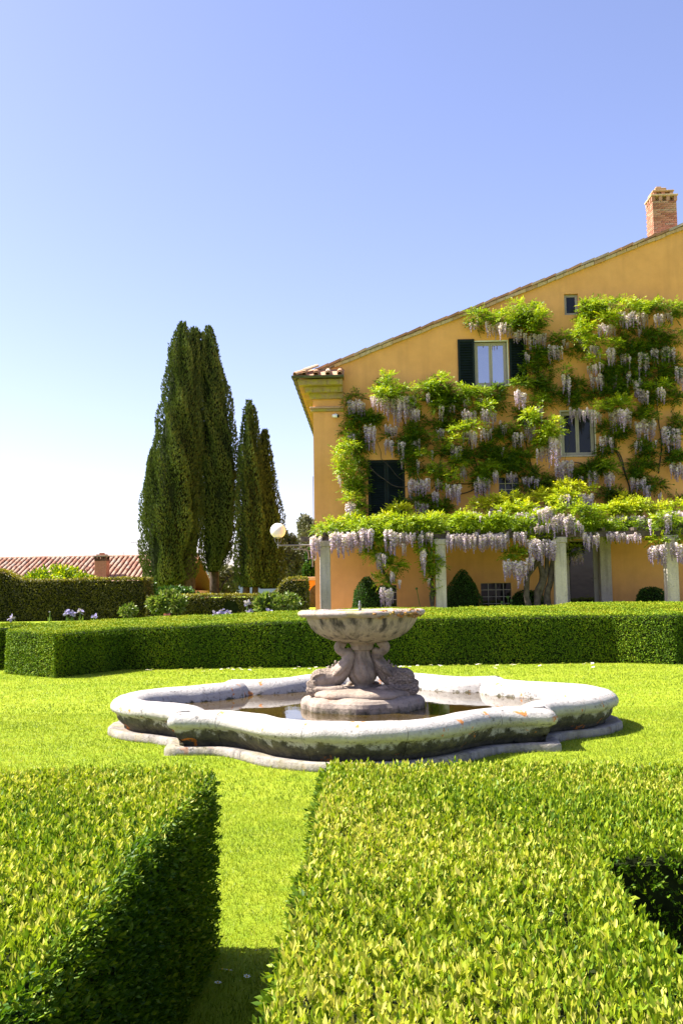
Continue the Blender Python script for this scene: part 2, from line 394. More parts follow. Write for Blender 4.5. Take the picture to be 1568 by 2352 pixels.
def hedge(name, label, poly, z0, z1, mat, side_d, top_d, L, W, cat='hedge', group=None, leaves=1, shape='rhomb', upright=.4, spread=.8,
          lum=.02, inset=.05, hole=None, topfn=None, zslope=0.0, sprigs=0, tipvar=.0, flat=False, rough=1.0):
    poly = [(float(a), float(b)) for a, b in poly]
    A = sum(poly[i][0] * poly[(i + 1) % len(poly)][1] - poly[(i + 1) % len(poly)][0] * poly[i][1] for i in range(len(poly)))
    if A < 0: poly = poly[::-1]
    c0 = np.mean(np.array(poly), 0); root = thing(name, (c0[0], c0[1], z0), label, cat, group)
    tf = topfn if topfn else (lambda x, y: np.full_like(x, z1))
    # twiggy core
    inn = offset_poly(poly, -inset); bm = bmesh.new()
    nseg = 24
    ring = []
    for i in range(len(inn)):
        a = inn[i]; b = inn[(i + 1) % len(inn)]
        for k in range(nseg if topfn else 1): ring.append(a + (b - a) * (k / (nseg if topfn else 1)))
    if topfn and len(poly) == 4:
        xa_, xb_ = inn[:, 0].min(), inn[:, 0].max(); ya_, yb_ = inn[:, 1].min(), inn[:, 1].max(); xx = np.linspace(xa_, xb_, 60); zz_ = tf(xx, xx) - inset
        rows = [[bm.verts.new((x_, y_, z_)) for x_, z_ in zip(xx, zq_)] for y_, zq_ in ((ya_, zz_ * 0 + z0), (ya_, zz_), (yb_, zz_), (yb_, zz_ * 0 + z0))]
        for r0_, r1_ in zip(rows[:-1], rows[1:]):
            for k in range(59): bm.faces.new((r0_[k], r0_[k + 1], r1_[k + 1], r1_[k]))
        for k in (0, 59): bm.faces.new([r_[k] for r_ in rows])
        ring = []
    ring = np.array(ring).reshape(-1, 2); zt = tf(ring[:, 0], ring[:, 1]) - inset
    lo = [bm.verts.new((p[0], p[1], z0)) for p in ring]; hi = [bm.verts.new((p[0], p[1], z)) for p, z in zip(ring, zt)]
    for i in range(len(ring)):
        j = (i + 1) % len(ring); bm.faces.new((lo[i], lo[j], hi[j], hi[i]))
    if hi: bm.faces.new(hi)
    from_bm('twigs', bm, M['core'], root)
    Ps, Ns = [], []
    pa = np.array(poly); mn, mx = pa.min(0), pa.max(0)
    n = int(top_d * (mx - mn).prod()); q = rng.uniform(mn, mx, (n, 2)); q = q[in_poly(q, poly)]
    Ps.append(np.column_stack([q, tf(q[:, 0], q[:, 1])])); Ns.append(np.tile([0, 0, 1.0], (len(q), 1)))
    for i in range(len(poly)):
        a = pa[i]; b = pa[(i + 1) % len(poly)]; e = b - a; ln = np.linalg.norm(e); nr = np.array([e[1], -e[0], 0]) / ln
        mid = (a + b) / 2; vis = np.dot(nr[:2], -mid / np.linalg.norm(mid)) > -.25
        n = int(side_d * ln * (z1 - z0) * (1 if vis else .22)); u = rng.uniform(0, 1, n); w = rng.uniform(0, 1, n)
        xy = a + u[:, None] * e; zz = z0 + .01 + w * (tf(xy[:, 0], xy[:, 1]) - z0)
        Ps.append(np.column_stack([xy, zz])); Ns.append(np.tile(nr, (n, 1)))
    P = np.concatenate(Ps); Nn = np.concatenate(Ns)
    if hole is not None:
        k = hole(P); P, Nn = P[~k], Nn[~k]
    P = P + Nn * (lump(P, lum) + rng.uniform(-.6, .35, len(P)) * L * rough)[:, None]
    if rough > 1.2:
        nz = np.sin(70 * P[:, 0] + 3 * np.sin(23 * P[:, 1]) + 40 * P[:, 2]) * np.sin(75 * P[:, 1] + 3 * np.sin(19 * P[:, 0]) + 35 * P[:, 2]); nz = nz + .7 * np.sin(31 * P[:, 0] + 2 * np.sin(13 * P[:, 1])) * np.sin(27 * P[:, 1] + 2)
        k = (nz > -.75) | (rng.uniform(size=len(P)) < .3); P, Nn, nz = P[k], Nn[k], nz[k]; P = P + Nn * (nz * .011)[:, None]
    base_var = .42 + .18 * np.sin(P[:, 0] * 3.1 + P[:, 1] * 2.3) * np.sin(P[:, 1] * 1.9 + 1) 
    Pl, Dl, Ll, Wl, vl = [], [], [], [], []
    top = Nn[:, 2] > .5
    for k in range(leaves):
        rnd = rng.normal(size=P.shape)
        D = Nn * .75 + rnd * spread * .6 + np.array([0, 0, upright])
        D[top] = Nn[top] * 1.0 + rnd[top] * spread * .55
        if flat: D[top] = rnd[top] * np.array([1, 1, .3]) + np.array([0, 0, .35]); D[~top] = rnd[~top] * .7 + Nn[~top] * .3 + np.array([0, 0, .25])
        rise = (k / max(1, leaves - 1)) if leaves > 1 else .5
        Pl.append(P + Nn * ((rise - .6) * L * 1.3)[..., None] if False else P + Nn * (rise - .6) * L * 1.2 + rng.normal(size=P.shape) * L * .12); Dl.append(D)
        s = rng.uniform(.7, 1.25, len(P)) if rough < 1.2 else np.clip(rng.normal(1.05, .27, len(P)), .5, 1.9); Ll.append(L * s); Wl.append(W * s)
        vl.append(np.clip(base_var + rng.normal(0, .2, len(P)) + tipvar * (rise - .5) + np.where(top, .14, -.16), 0, 1))  # fresh growth on top; sides darker: older leaves plus shade put into the colour
    P2 = np.concatenate(Pl); D2 = np.concatenate(Dl); L2 = np.concatenate(Ll); W2 = np.concatenate(Wl); v2 = np.concatenate(vl)
    nn = rng.normal(size=P2.shape)
    if flat: tt = np.tile(top, leaves); nn[tt] = nn[tt] * .35 + np.array([-.3, 0, 1.0]); n4 = np.tile(Nn, (leaves, 1)); nn[~tt] = nn[~tt] * .4 + n4[~tt] + np.array([0, 0, .45])
    o = leaf_mesh('foliage', P2, D2, L2, W2, v2, mat, shape, .22, root, nn); tag(o, kind='stuff')
    return root

# ------------------------------------------------------------------ near box hedges
H1 = .81
def sprig_mesh(seed, mat):
    r = random.Random(seed); V, F, var = [], [], []
    for k in range(9):
        h = .0045 * k; a = k * 1.57 + r.uniform(-.3, .3); up = .75 + .05 * k; d = Vector((math.cos(a), math.sin(a), up * 1.3)).normalized()
        L = .020 * r.uniform(.85, 1.2); W = .0085; s = d.cross(Vector((0, 0, 1))).normalized(); u = s.cross(d)
        p = Vector((0, 0, h)); b = len(V)
        V += [p, p + d * L * .32 + s * W * .46 + u * .002, p + d * L * .74 + s * W * .4 + u * .002, p + d * L, p + d * L * .74 - s * W * .4 + u * .002, p + d * L * .32 - s * W * .46 + u * .002]
        F += [(b, b + 1, b + 2, b + 3), (b, b + 3, b + 4, b + 5)]; var += [min(1, .3 + .07 * k + r.uniform(-.1, .2))] * 6
    return raw_mesh(V, F, mat, var, 'sprig')
SPRIGS = [sprig_mesh(s, M['box_leaf']) for s in range(4)]
def add_sprigs(root, pts):
    base = wloc(root)
    for i, p in enumerate(pts):
        o = bpy.data.objects.new('sprig', SPRIGS[i % 4]); COL.objects.link(o); o.parent = root
        o.location = Vector(p) - base; o.rotation_euler = (random.uniform(-.3, .3), random.uniform(-.3, .3), random.uniform(0, 6.28)); o.scale = [random.uniform(.9, 1.3)] * 3
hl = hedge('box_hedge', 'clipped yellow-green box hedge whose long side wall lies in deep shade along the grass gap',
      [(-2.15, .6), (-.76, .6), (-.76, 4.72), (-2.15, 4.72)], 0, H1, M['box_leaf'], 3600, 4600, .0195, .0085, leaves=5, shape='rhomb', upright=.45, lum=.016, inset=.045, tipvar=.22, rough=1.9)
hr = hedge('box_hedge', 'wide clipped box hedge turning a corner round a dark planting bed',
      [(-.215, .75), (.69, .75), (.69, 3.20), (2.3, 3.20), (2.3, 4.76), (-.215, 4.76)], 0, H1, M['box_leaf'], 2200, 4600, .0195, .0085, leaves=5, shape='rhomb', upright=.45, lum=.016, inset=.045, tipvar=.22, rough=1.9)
pts = []
while len(pts) < 300:
    x, y = random.uniform(-.2, 1.3), random.uniform(1.9, 4.7)
    if (x < .66 or y > 3.24) and abs(x - .09) < y * .35: pts.append((x, y, H1 - .015))
add_sprigs(hr, pts)
pts = []
while len(pts) < 300:
    x, y = random.uniform(-1.9, -.79), random.uniform(1.9, 4.7)
    if x > -.4 * y - .05: pts.append((x, y, H1 - .015))
add_sprigs(hl, pts)

# ------------------------------------------------------------------ far hedges
FAR = [(-7.95, 21.35), (-6.5, 20.05), (-5.55, 22.1), (5.4, 22.35), (6.55, 21.6), (7.3, 22.3), (9.6, 22.4), (9.6, 27.0), (5, 26.9), (-5.5, 26.4), (-8.6, 24.0)]
def far_top(x, y): return .93 + .15 * np.clip((x + 6.5) / 6, 0, 1) + .13 * np.clip((y - 22.4) / 3.2, 0, 1) + .06 * np.clip((x - 4.8) * 2, 0, 1) * np.clip((y - 23.5), 0, 1)
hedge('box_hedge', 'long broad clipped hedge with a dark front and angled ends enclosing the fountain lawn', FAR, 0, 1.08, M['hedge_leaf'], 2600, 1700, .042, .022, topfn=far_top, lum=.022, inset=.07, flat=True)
hedge('box_hedge', 'small dark piece of hedge beyond the lit angled hedge end', [(-11.5, 22.6), (-8.35, 22.5), (-8.3, 24.0), (-11.5, 24.0)], 0, 1.0, M['hedge_leaf'], 2200, 1200, .045, .022, lum=.02, inset=.07)

# tall hedges in front of the cypresses
a = at(-30, 1335, 29); b = at(333, 1326, 29)
def tall_top(x, y):
    xe = at(12, 1300, 29).x
    return 2.19 + .30 * np.clip((xe + .35 - x) / .5, 0, 1)
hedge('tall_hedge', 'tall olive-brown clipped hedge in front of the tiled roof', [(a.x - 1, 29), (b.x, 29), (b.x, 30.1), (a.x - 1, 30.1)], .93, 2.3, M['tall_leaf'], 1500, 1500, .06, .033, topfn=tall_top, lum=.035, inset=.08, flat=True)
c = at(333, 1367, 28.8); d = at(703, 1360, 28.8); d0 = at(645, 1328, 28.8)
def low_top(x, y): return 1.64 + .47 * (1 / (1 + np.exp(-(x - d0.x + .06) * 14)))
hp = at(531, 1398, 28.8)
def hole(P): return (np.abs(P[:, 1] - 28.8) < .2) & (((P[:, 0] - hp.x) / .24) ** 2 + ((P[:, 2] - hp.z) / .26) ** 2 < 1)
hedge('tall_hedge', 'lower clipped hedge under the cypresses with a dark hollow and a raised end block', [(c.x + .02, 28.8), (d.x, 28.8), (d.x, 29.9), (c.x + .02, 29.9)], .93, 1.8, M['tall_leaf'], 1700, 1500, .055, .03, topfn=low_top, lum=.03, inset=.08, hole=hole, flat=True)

# ------------------------------------------------------------------ fountain
FC = Vector((-.12, 12.3, 0))
fountain = thing('fountain', FC, 'old stone fountain, scalloped basin with dolphins carrying a shallow bowl', 'fountain')
half = []
half += [Vector((x, y, 0)) for x, y in [(0, -3.17), (.5, -3.08), (.95, -2.76), (1.26, -2.33), (1.55, -2.10), (2.05, -2.05)]]
q1 = spline(half, 46); q1 = [(p.x * .965, p.y * .965) for p in q1]
Q = q1 + [(-y * 1.0, -x) for x, y in q1[::-1][1:]]      # bottom apex, square corner, right apex
right = Q + [(x, -y) for x, y in Q[::-1][1:]]          # up to the back apex
OUT = right + [(-x, y) for x, y in right[::-1][1:-1]]  # closed, counter-clockwise
OUTN = len(OUT)
def sweep(name, prof, i0, i1, mat, parent, amp=.006, gap=.003):
    bm = bmesh.new(); offs = {}
    idx = [k % OUTN for k in range(i0, i1 + 1)]
    rings = []
    for dn, z in prof:
        if dn not in offs: offs[dn] = offset_poly(OUT, dn)
    for q, k in enumerate(idx):
        rr = []
        for dn, z in prof:
            p = offs[dn][k].copy()
            if q in (0, len(idx) - 1):
                nb = offs[dn][idx[1 if q == 0 else -2]]; dd = nb - p; ln = np.linalg.norm(dd); p = p + dd / max(ln, 1e-6) * min(gap, ln * .4)
            w = Vector((p[0], p[1], z)); w += mnoise.noise_vector(w * 3.0) * amp + mnoise.noise_vector(w * 14.0) * amp * .35
            rr.append(bm.verts.new(w + FC))
        rings.append(rr)
    m = len(prof)
    for r0, r1 in zip(rings[:-1], rings[1:]):
        for k in range(m): bm.faces.new((r0[k], r0[(k + 1) % m], r1[(k + 1) % m], r1[k]))
    for rg in (rings[0], rings[-1][::-1]): bm.faces.new([bm.verts.new(v_.co) for v_ in rg])
    return from_bm(name, bm, mat, parent, smooth=True)
rimp = [(-.40, .07), (-.395, .20), (-.375, .27), (-.365, .315), (-.34, .36), (-.295, .40), (-.235, .425), (-.17, .436), (-.10, .434), (-.04, .42), (.01, .392), (.038, .352), (.042, .31), (.024, .275), (-.012, .255),
        (-.03, .235), (-.034, .20), (-.05, .165), (-.085, .13), (-.12, .10), (-.12, .072)]
cuts = [0, 26, 60, 84, 118, 150, 176]
allc = sorted(set([c_ + 8 for c_ in cuts] + [OUTN // 2 + c_ - 6 for c_ in cuts]))
for i0, i1 in zip(allc, allc[1:] + [allc[0] + OUTN]): sweep('rim_stone', rimp, i0, i1, M['rim'], fountain)
plp = [(-.43, .0), (-.43, .06), (-.10, .068), (.02, .088), (.055, .085), (.07, .07), (.075, .03), (.075, -.02)]
allc = sorted(set((c_ + 15) % OUTN for c_ in range(0, OUTN, OUTN // 11)))
for i0, i1 in zip(allc, allc[1:] + [allc[0] + OUTN]): sweep('plinth_stone', plp, i0, i1, M['plinth'], fountain, .008)
WATER_Z = .235
for nm, z, mt, dn in (('basin_floor', .05, M['plinth'], -.38), ('water', WATER_Z, M['water'], -.37)):
    bm = bmesh.new(); bm.faces.new([bm.verts.new((p[0] + FC.x, p[1] + FC.y, z)) for p in offset_poly(OUT, dn)]); bmesh.ops.triangulate(bm, faces=bm.faces[:])
    o = from_bm(nm, bm, mt, fountain if nm != 'water' else None)
    if nm == 'water': tag(o, kind='structure')
# pedestal: an octagonal lobed slab
def slabfn(a, r, z): return 1 + .035 * math.cos(8 * a + .3) + .012 * math.sin(3 * a)
bm = bmesh.new(); lathe(bm, [(.72, .05), (.745, .22), (.75, .30), (.735, .345), (.70, .375), (.66, .385), (.60, .405), (.2, .41)], 64, slabfn, FC.x, FC.y); jitter(bm, .008, 6)
from_bm('pedestal_slab', bm, M['slab'], fountain, smooth=False)
bm = bmesh.new(); lathe(bm, [(.62, .39), (.63, .42), (.60, .45), (.52, .47), (.3, .485), (.1, .49)], 48, lambda a, r, z: 1 + .06 * math.sin(5 * a + 1) + .03 * math.sin(11 * a), FC.x, FC.y); jitter(bm, .012, 9)
from_bm('rocky_base', bm, M['carved'], fountain, smooth=True)
# twisted vase column
bm = bmesh.new()
vp = [(.10, .47), (.115, .485), (.105, .50), (.12, .53), (.155, .575), (.178, .63), (.175, .69), (.15, .76), (.122, .83), (.106, .89), (.104, .935), (.135, .945), (.142, .97), (.142, 1.0), (.16, 1.02), (.165, 1.05)]
vp2 = []
for (r0, z0), (r1, z1) in zip(vp[:-1], vp[1:]):
    for k in range(3): u = k / 3; vp2.append((r0 + (r1 - r0) * u, z0 + (z1 - z0) * u))
vp2.append(vp[-1])
lathe(bm, vp2, 96, lambda a, r, z: 1 + (.11 * (abs(math.sin(5 * (a + 2.6 * (z - .5)))) - .5) if .52 < z < .93 else 0), FC.x, FC.y)
from_bm('vase_column', bm, M['carved'], fountain, smooth=True)
# dolphins
def dolphin(ang, flip=1):
    bm = bmesh.new()
    path = [(.60, 0, .545), (.545, 0, .585), (.47, 0, .60), (.38, .01, .605), (.30, .02, .65), (.235, .03, .73), (.19, .035, .81), (.168, .03, .88), (.20, .02, .905), (.265, .01, .925), (.305, 0, .965), (.30, -.005, 1.01), (.255, -.01, 1.03), (.21, -.01, 1.0)]
    rad = [.085, .118, .13, .125, .112, .098, .08, .066, .056, .05, .046, .044, .045, .05]
    n = 60; sp = spline([Vector(p) for p in path], n); rr = interp(rad, n); tube(bm, sp, rr, 16)
    # brow, jaws, lips
    def blob(c, s, rot=0):
        m = Matrix.Translation(c) @ Matrix.Rotation(rot, 4, 'Y') @ Matrix.Diagonal((*s, 1)); bmesh.ops.create_icosphere(bm, subdivisions=3, radius=1, matrix=m)
    blob((.535, 0, .61), (.12, .11, .115)); blob((.60, .07, .575), (.04, .03, .035)); blob((.60, -.07, .575), (.04, .03, .035))
    tube(bm, spline([(.44, 0, .53), (.56, 0, .505), (.645, 0, .525), (.685, 0, .575)], 14), interp([.10, .095, .06, .028], 14), 12)
    tube(bm, spline([(.36, 0, .49), (.5, 0, .465), (.63, 0, .462), (.70, 0, .49)], 14), interp([.12, .125, .08, .03], 14), 12)
    for s in (-1, 1):      # gill waves and side fins
        tube(bm, spline([(.60, .09 * s, .49), (.45, .14 * s, .475), (.30, .17 * s, .48), (.20, .20 * s, .47)], 14), interp([.03, .045, .05, .02], 14), 8)
        tube(bm, spline([(.40, .10 * s, .63), (.32, .14 * s, .70), (.24, .155 * s, .78), (.19, .15 * s, .84)], 14), interp([.015, .045, .035, .008], 14), 8)
        tube(bm, spline([(.47, .1 * s, .655), (.55, .1 * s, .665), (.62, .075 * s, .63), (.635, .06 * s, .58)], 14), interp([.012, .022, .022, .012], 14), 8)
    for k, (x, z) in enumerate([(.42, .735), (.37, .755), (.335, .80)]): blob((x, 0, z), (.02, .014, .028))
    blob((.17, 0, .93), (.05, .055, .045)); blob((.205, .0, .86), (.06, .06, .03))
    bmesh.ops.rotate(bm, cent=(0, 0, 0), matrix=Matrix.Rotation(R(ang), 3, 'Z'), verts=bm.verts[:])
    bmesh.ops.translate(bm, vec=FC, verts=bm.verts[:])
    o = from_bm('dolphin', bm, M['dolphin'], fountain, smooth=True)
    md = o.modifiers.new('remesh', 'REMESH'); md.mode = 'VOXEL'; md.voxel_size = .0085; md.use_smooth_shade = True
    sm = o.modifiers.new('smooth', 'SMOOTH'); sm.factor = .5; sm.iterations = 2
    return o
for ang in (-12, 192, 90): dolphin(ang)
# bowl
BZ = 0.0
def gad(a, r, z):
    k = max(0, min(1, (z - 1.03) / .06)) * max(0, min(1, (1.36 - z) / .05))
    return 1 + k * .035 * (abs(math.sin(10 * a + .4)) ** .7 - .6) + .006 * math.sin(3 * a + 1)
bp_ = [(.12, 1.03), (.22, 1.035), (.36, 1.06), (.47, 1.10), (.56, 1.155), (.62, 1.215), (.66, 1.28), (.685, 1.335), (.695, 1.36)]
bp2 = []
for (r0, z0), (r1, z1) in zip(bp_[:-1], bp_[1:]):
    for k in range(3): u = k / 3; bp2.append((r0 + (r1 - r0) * u, z0 + (z1 - z0) * u))
bp2 += [(.695, 1.36), (.64, 1.37), (.5, 1.25), (.3, 1.15), (.05, 1.12)]
bm = bmesh.new(); lathe(bm, bp2, 160, gad, FC.x, FC.y); jitter(bm, .006, 5)
from_bm('bowl', bm, M['bowl'], fountain, smooth=True)
def rimfn(a, r, z): return 1 + .010 * math.sin(8 * a) + .006 * math.sin(5 * a + 2) + .004 * math.sin(23 * a)
bm = bmesh.new()
rp = [(.63, 1.355), (.70, 1.352), (.755, 1.362), (.785, 1.385), (.792, 1.405), (.78, 1.425), (.745, 1.438), (.70, 1.440), (.655, 1.43), (.635, 1.41)]
rings = []
for r, z in rp: rings.append([bm.verts.new((FC.x + math.cos(a) * r * rimfn(a, r, z), FC.y + math.sin(a) * r * rimfn(a, r, z), z)) for a in [2 * math.pi * k / 160 for k in range(160)]])
for i in range(len(rings)):
    A, B = rings[i], rings[(i + 1) % len(rings)]
    for k in range(160): bm.faces.new((A[k], A[(k + 1) % 160], B[(k + 1) % 160], B[k]))
jitter(bm, .010, 7); jitter(bm, .005, 25)
from_bm('bowl_rim', bm, M['bowl_rim'], fountain, smooth=True)
bm = bmesh.new(); bm.faces.new([bm.verts.new((FC.x + math.cos(a) * .66, FC.y + math.sin(a) * .66, 1.425)) for a in np.linspace(0, 2 * math.pi, 48, endpoint=False)])
from_bm('mossy_pool', bm, M['bowlwater'], fountain)
# lichen crust hanging over the right of the rim
bm = bmesh.new(); rr = random.Random(3)
for k in range(220):
    a = R(rr.triangular(-82, -18, -40)); r = rr.uniform(.70, .80); z = rr.uniform(1.375, 1.44) - max(0, r - .765) * 1.2; s = rr.uniform(.006, .017)
    bmesh.ops.create_icosphere(bm, subdivisions=2, radius=s, matrix=Matrix.Translation((FC.x + math.cos(a) * r, FC.y + math.sin(a) * r, z)) @ Matrix.Diagonal((1.3, 1.3, .8, 1)))
jitter(bm, .014, 60)
tag(from_bm('lichen_crust', bm, M['crust'], fountain, smooth=True), 'crumbly orange lichen crust over the bowl rim')
# jet figure
bm = bmesh.new(); lathe(bm, [(.02, 1.42), (.022, 1.45), (.012, 1.46), (.018, 1.48), (.02, 1.505), (.01, 1.52), (.014, 1.535), (.008, 1.55)], 14, None, FC.x - .02, FC.y + .05)
from_bm('spout', bm, M['iron'], fountain, smooth=True)

# ------------------------------------------------------------------ grass blades
def blades(n, x0, x1, y0, y1, h, w):
    P = np.column_stack([rng.uniform(x0, x1, n), rng.uniform(y0, y1, n), np.full(n, -.004)])
    keep = ~in_poly(P[:, :2] - np.array([FC.x, FC.y]), [tuple(q) for q in offset_poly(OUT, .07)])
    keep &= np.abs(P[:, 0]) < P[:, 1] * .42 + .5
    P = P[keep]; n = len(P)
    D = rng.normal(size=(n, 3)) * .55 + np.array([0, 0, 1.0]); s = rng.uniform(.6, 1.3, n)
    pv = .46 + .2 * np.sin(P[:, 0] * 1.3 + 2 * np.sin(P[:, 1] * .9)) * np.sin(P[:, 1] * 2.1) + .13 * np.sin(P[:, 0] * 5.3 + 3 * np.sin(P[:, 1] * 2.9)) * np.sin(P[:, 1] * 6.7 + 2 * np.sin(P[:, 0] * 3.3)) + rng.normal(0, .17, n)
    return P, D, h * s, w * s, np.clip(pv, 0, 1)
parts = [blades(220000, -3, 3.2, 3.2, 8.0, .028, .005), blades(170000, -5.5, 5.5, 8.0, 14, .032, .008), blades(120000, -9, 9, 14, 23, .035, .013)]
tag(leaf_mesh('grass', *[np.concatenate([p[i] for p in parts]) for i in range(5)], M['grass'], 'tri'), 'short mown bright green grass of the lawn', 'grass', kind='stuff')

# ------------------------------------------------------------------ daisies
def daisy_mesh():
    V, F = [], []
    for k in range(7):
        a = 2 * math.pi * k / 7; b = len(V); d = Vector((math.cos(a), math.sin(a), .15)); s = Vector((-math.sin(a), math.cos(a), 0))
        V += [d * .003 + Vector((0, 0, .035)), d * .011 + s * .004 + Vector((0, 0, .036)), d * .017 + Vector((0, 0, .036)), d * .011 - s * .004 + Vector((0, 0, .036))]; F.append((b, b + 1, b + 2, b + 3))
    return raw_mesh(V, F, M['daisy'], None, 'daisy')
DM = daisy_mesh(); bm = bmesh.new(); bmesh.ops.create_icosphere(bm, subdivisions=1, radius=.005, matrix=Matrix.Translation((0, 0, .037))); HM = bpy.data.meshes.new('heart'); bm.to_mesh(HM); bm.free(); HM.materials.append(M['pollen'])
def daisy(x, y, s, label, group):
    o = bpy.data.objects.new('daisy', DM); o.location = (x, y, 0); o.scale = (s, s, 1); o.rotation_euler = (random.uniform(-.5, .2), random.uniform(-.3, .3), 0); COL.objects.link(o); tag(o, label, 'daisy', group)
    h = bpy.data.objects.new('heart', HM); COL.objects.link(h); h.parent = o
for k in range(110):
    x = random.uniform(-5.2, 5.3); daisy(x, 22.1 + .02 * x - abs(random.gauss(0, .45)) - .1, 2.5, 'small white daisy in the grass at the foot of the long hedge', 'daisies by the hedge')
for k in range(10):
    daisy(random.uniform(3.7, 4.3), random.uniform(11.3, 11.95), 1.3, 'small white daisy in the lawn beside the basin shadow', 'daisies beside the basin')
for k in range(8):
    daisy(random.uniform(-.72, -.3), random.uniform(4.2, 5.2), 1.0, 'small white daisy in the grass gap between box hedges', 'daisies in the gap')

# ------------------------------------------------------------------ the villa
WY = 33.0
XC = at(722, 1200, WY).x
p0 = at(790, 834, WY); p1 = at(1568, 526, WY)
SL = (p1.z - p0.z) / (p1.x - p0.x)
def wall_top(x): return p0.z + SL * (x - p0.x)
RIDGE = 12.6; XR = 2 * RIDGE - XC; GZ = .93; YB = 50.0
villa = thing('villa', (XC, WY, GZ), 'ochre stucco villa with sloping tiled gable, dark green shutters and wisteria', 'house')
def rect(x0, y0, x1, y1, Y=WY):
    a = at(x0, y0, Y); b = at(x1, y1, Y); c = at(x0, y1, Y); d = at(x1, y0, Y)
    return ((a.x + c.x) / 2, (b.x + d.x) / 2, (c.z + b.z) / 2, (a.z + d.z) / 2)     # x0 x1 zlo zhi
W_up = rect(1090, 785, 1164, 885); W_small = rect(1295, 675, 1327, 723); W_mid = rect(1288, 945, 1364, 1046)
W_shut = rect(845, 1056, 930, 1196); W_grid = rect(1145, 1096, 1192, 1138); W_low1 = rect(867, 1344, 911, 1394); W_low2 = rect(1104, 1339, 1174, 1402)
dl = at(1303, 1320, WY); dr = at(1378, 1320, WY); W_door = (dl.x, dr.x, GZ + .05, at(1340, 1240, WY).z)
holes = [W_up, W_small, W_mid, W_shut, W_grid, W_low1, W_low2, W_door]
def gable(x): return min(wall_top(x), wall_top(2 * RIDGE - x))
bm = bmesh.new()
gx = sorted(set([XC, RIDGE, XR] + [h[0] for h in holes] + [h[1] for h in holes])); gz = sorted(set([GZ - .3, 18.0] + [h[2] for h in holes] + [h[3] for h in holes]))
for x0, x1 in zip(gx[:-1], gx[1:]):
    for z0, z1 in zip(gz[:-1], gz[1:]):
        cx, cz = (x0 + x1) / 2, (z0 + z1) / 2
        if any(h[0] < cx < h[1] and h[2] < cz < h[3] for h in holes): continue
        t0, t1 = gable(x0), gable(x1)
        poly = [(x0, z0), (x1, z0), (x1, z1), (x0, z1)]
        out = []
        f = lambda p: (t0 + (t1 - t0) * (p[0] - x0) / (x1 - x0)) - p[1]
        for i in range(4):
            a, b = poly[i], poly[(i + 1) % 4]; fa, fb = f(a), f(b)
            if fa >= 0: out.append(a)
            if fa * fb < 0: u = fa / (fa - fb); out.append((a[0] + (b[0] - a[0]) * u, a[1] + (b[1] - a[1]) * u))
        if len(out) >= 3: bm.faces.new([bm.verts.new((p[0], WY, p[1])) for p in out])
for x0, x1, z0, z1 in holes:
    dp = .17
    for q in (((x0, z0), (x1, z0)), ((x1, z0), (x1, z1)), ((x1, z1), (x0, z1)), ((x0, z1), (x0, z0))):
        (ax, az), (bx, bz) = q; bm.faces.new([bm.verts.new(p) for p in ((ax, WY, az), (bx, WY, bz), (bx, WY + dp + .1, bz), (ax, WY + dp + .1, az))])
bmesh.ops.remove_doubles(bm, verts=bm.verts[:], dist=.0005)
from_bm('gable_wall', bm, M['stucco'], villa)
bm = bmesh.new()
for pts in ([(XC, WY, GZ - .3), (XC, YB, GZ - .3), (XC, YB, gable(XC)), (XC, WY, gable(XC))], [(XR, WY, GZ - .3), (XR, WY, gable(XR)), (XR, YB, gable(XR)), (XR, YB, GZ - .3)],
            [(XC, YB, GZ - .3), (XR, YB, GZ - .3), (XR, YB, gable(XR)), (RIDGE, YB, gable(RIDGE)), (XC, YB, gable(XC))]):
    bm.faces.new([bm.verts.new(p) for p in pts])
from_bm('side_wall', bm, M['stucco'], villa)
# roof slabs
EXL = at(668, 862, 32.3).x
bm = bmesh.new()
for side in (0, 1):
    xs_ = (EXL + .08, RIDGE) if side == 0 else (2 * RIDGE - EXL - .08, RIDGE)
    za = wall_top(EXL + .08) + .02; zb = wall_top(RIDGE) + .02
    prof = [(xs_[0], za), (xs_[1], zb), (xs_[1], zb + .12), (xs_[0], za + .10)]
    A = [bm.verts.new((x, WY - .05, z)) for x, z in prof]; B = [bm.verts.new((x, YB + .2, z)) for x, z in prof]
    bm.faces.new(A); bm.faces.new(B[::-1])
    for k in range(4): bm.faces.new((A[k], A[(k + 1) % 4], B[(k + 1) % 4], B[k]))
roof = from_bm('roof', bm, M['tile_old'], villa)
# verge: brick course below, stepped tiles above
def slab_on_slope(name, x0, x1, lo, hi, y0, y1, mat, parent, tilt=0.0):
    bm = bmesh.new(); za, zb = wall_top(x0), wall_top(x1)
    pr = [(x0, za + lo), (x1, zb + lo - tilt), (x1, zb + hi - tilt), (x0, za + hi)]
    A = [bm.verts.new((x, y0, z)) for x, z in pr]; B = [bm.verts.new((x, y1, z)) for x, z in pr]
    bm.faces.new(A); bm.faces.new(B[::-1])
    for k in range(4): bm.faces.new((A[k], A[(k + 1) % 4], B[(k + 1) % 4], B[k]))
    jitter(bm, .024, 2.2)
    return from_bm(name, bm, mat, parent)
x = XC + .75
while x < RIDGE:
    w = random.uniform(.26, .42); slab_on_slope('verge_brick', x, min(x + w - .012, RIDGE), -.035 + random.uniform(-.01, .01), .075, WY - .10 + random.uniform(-.012, .012), WY + .2, M['verge'], roof); x += w
x = EXL + .75
while x < RIDGE:
    w = random.uniform(.40, .5); slab_on_slope('verge_tile', x, min(x + w, RIDGE), .085, .16 + random.uniform(0, .015), WY - .14 + random.uniform(-.015, .015), WY + .25, M['tile_old'], roof, -.05 if False else -.03); x += w - .02
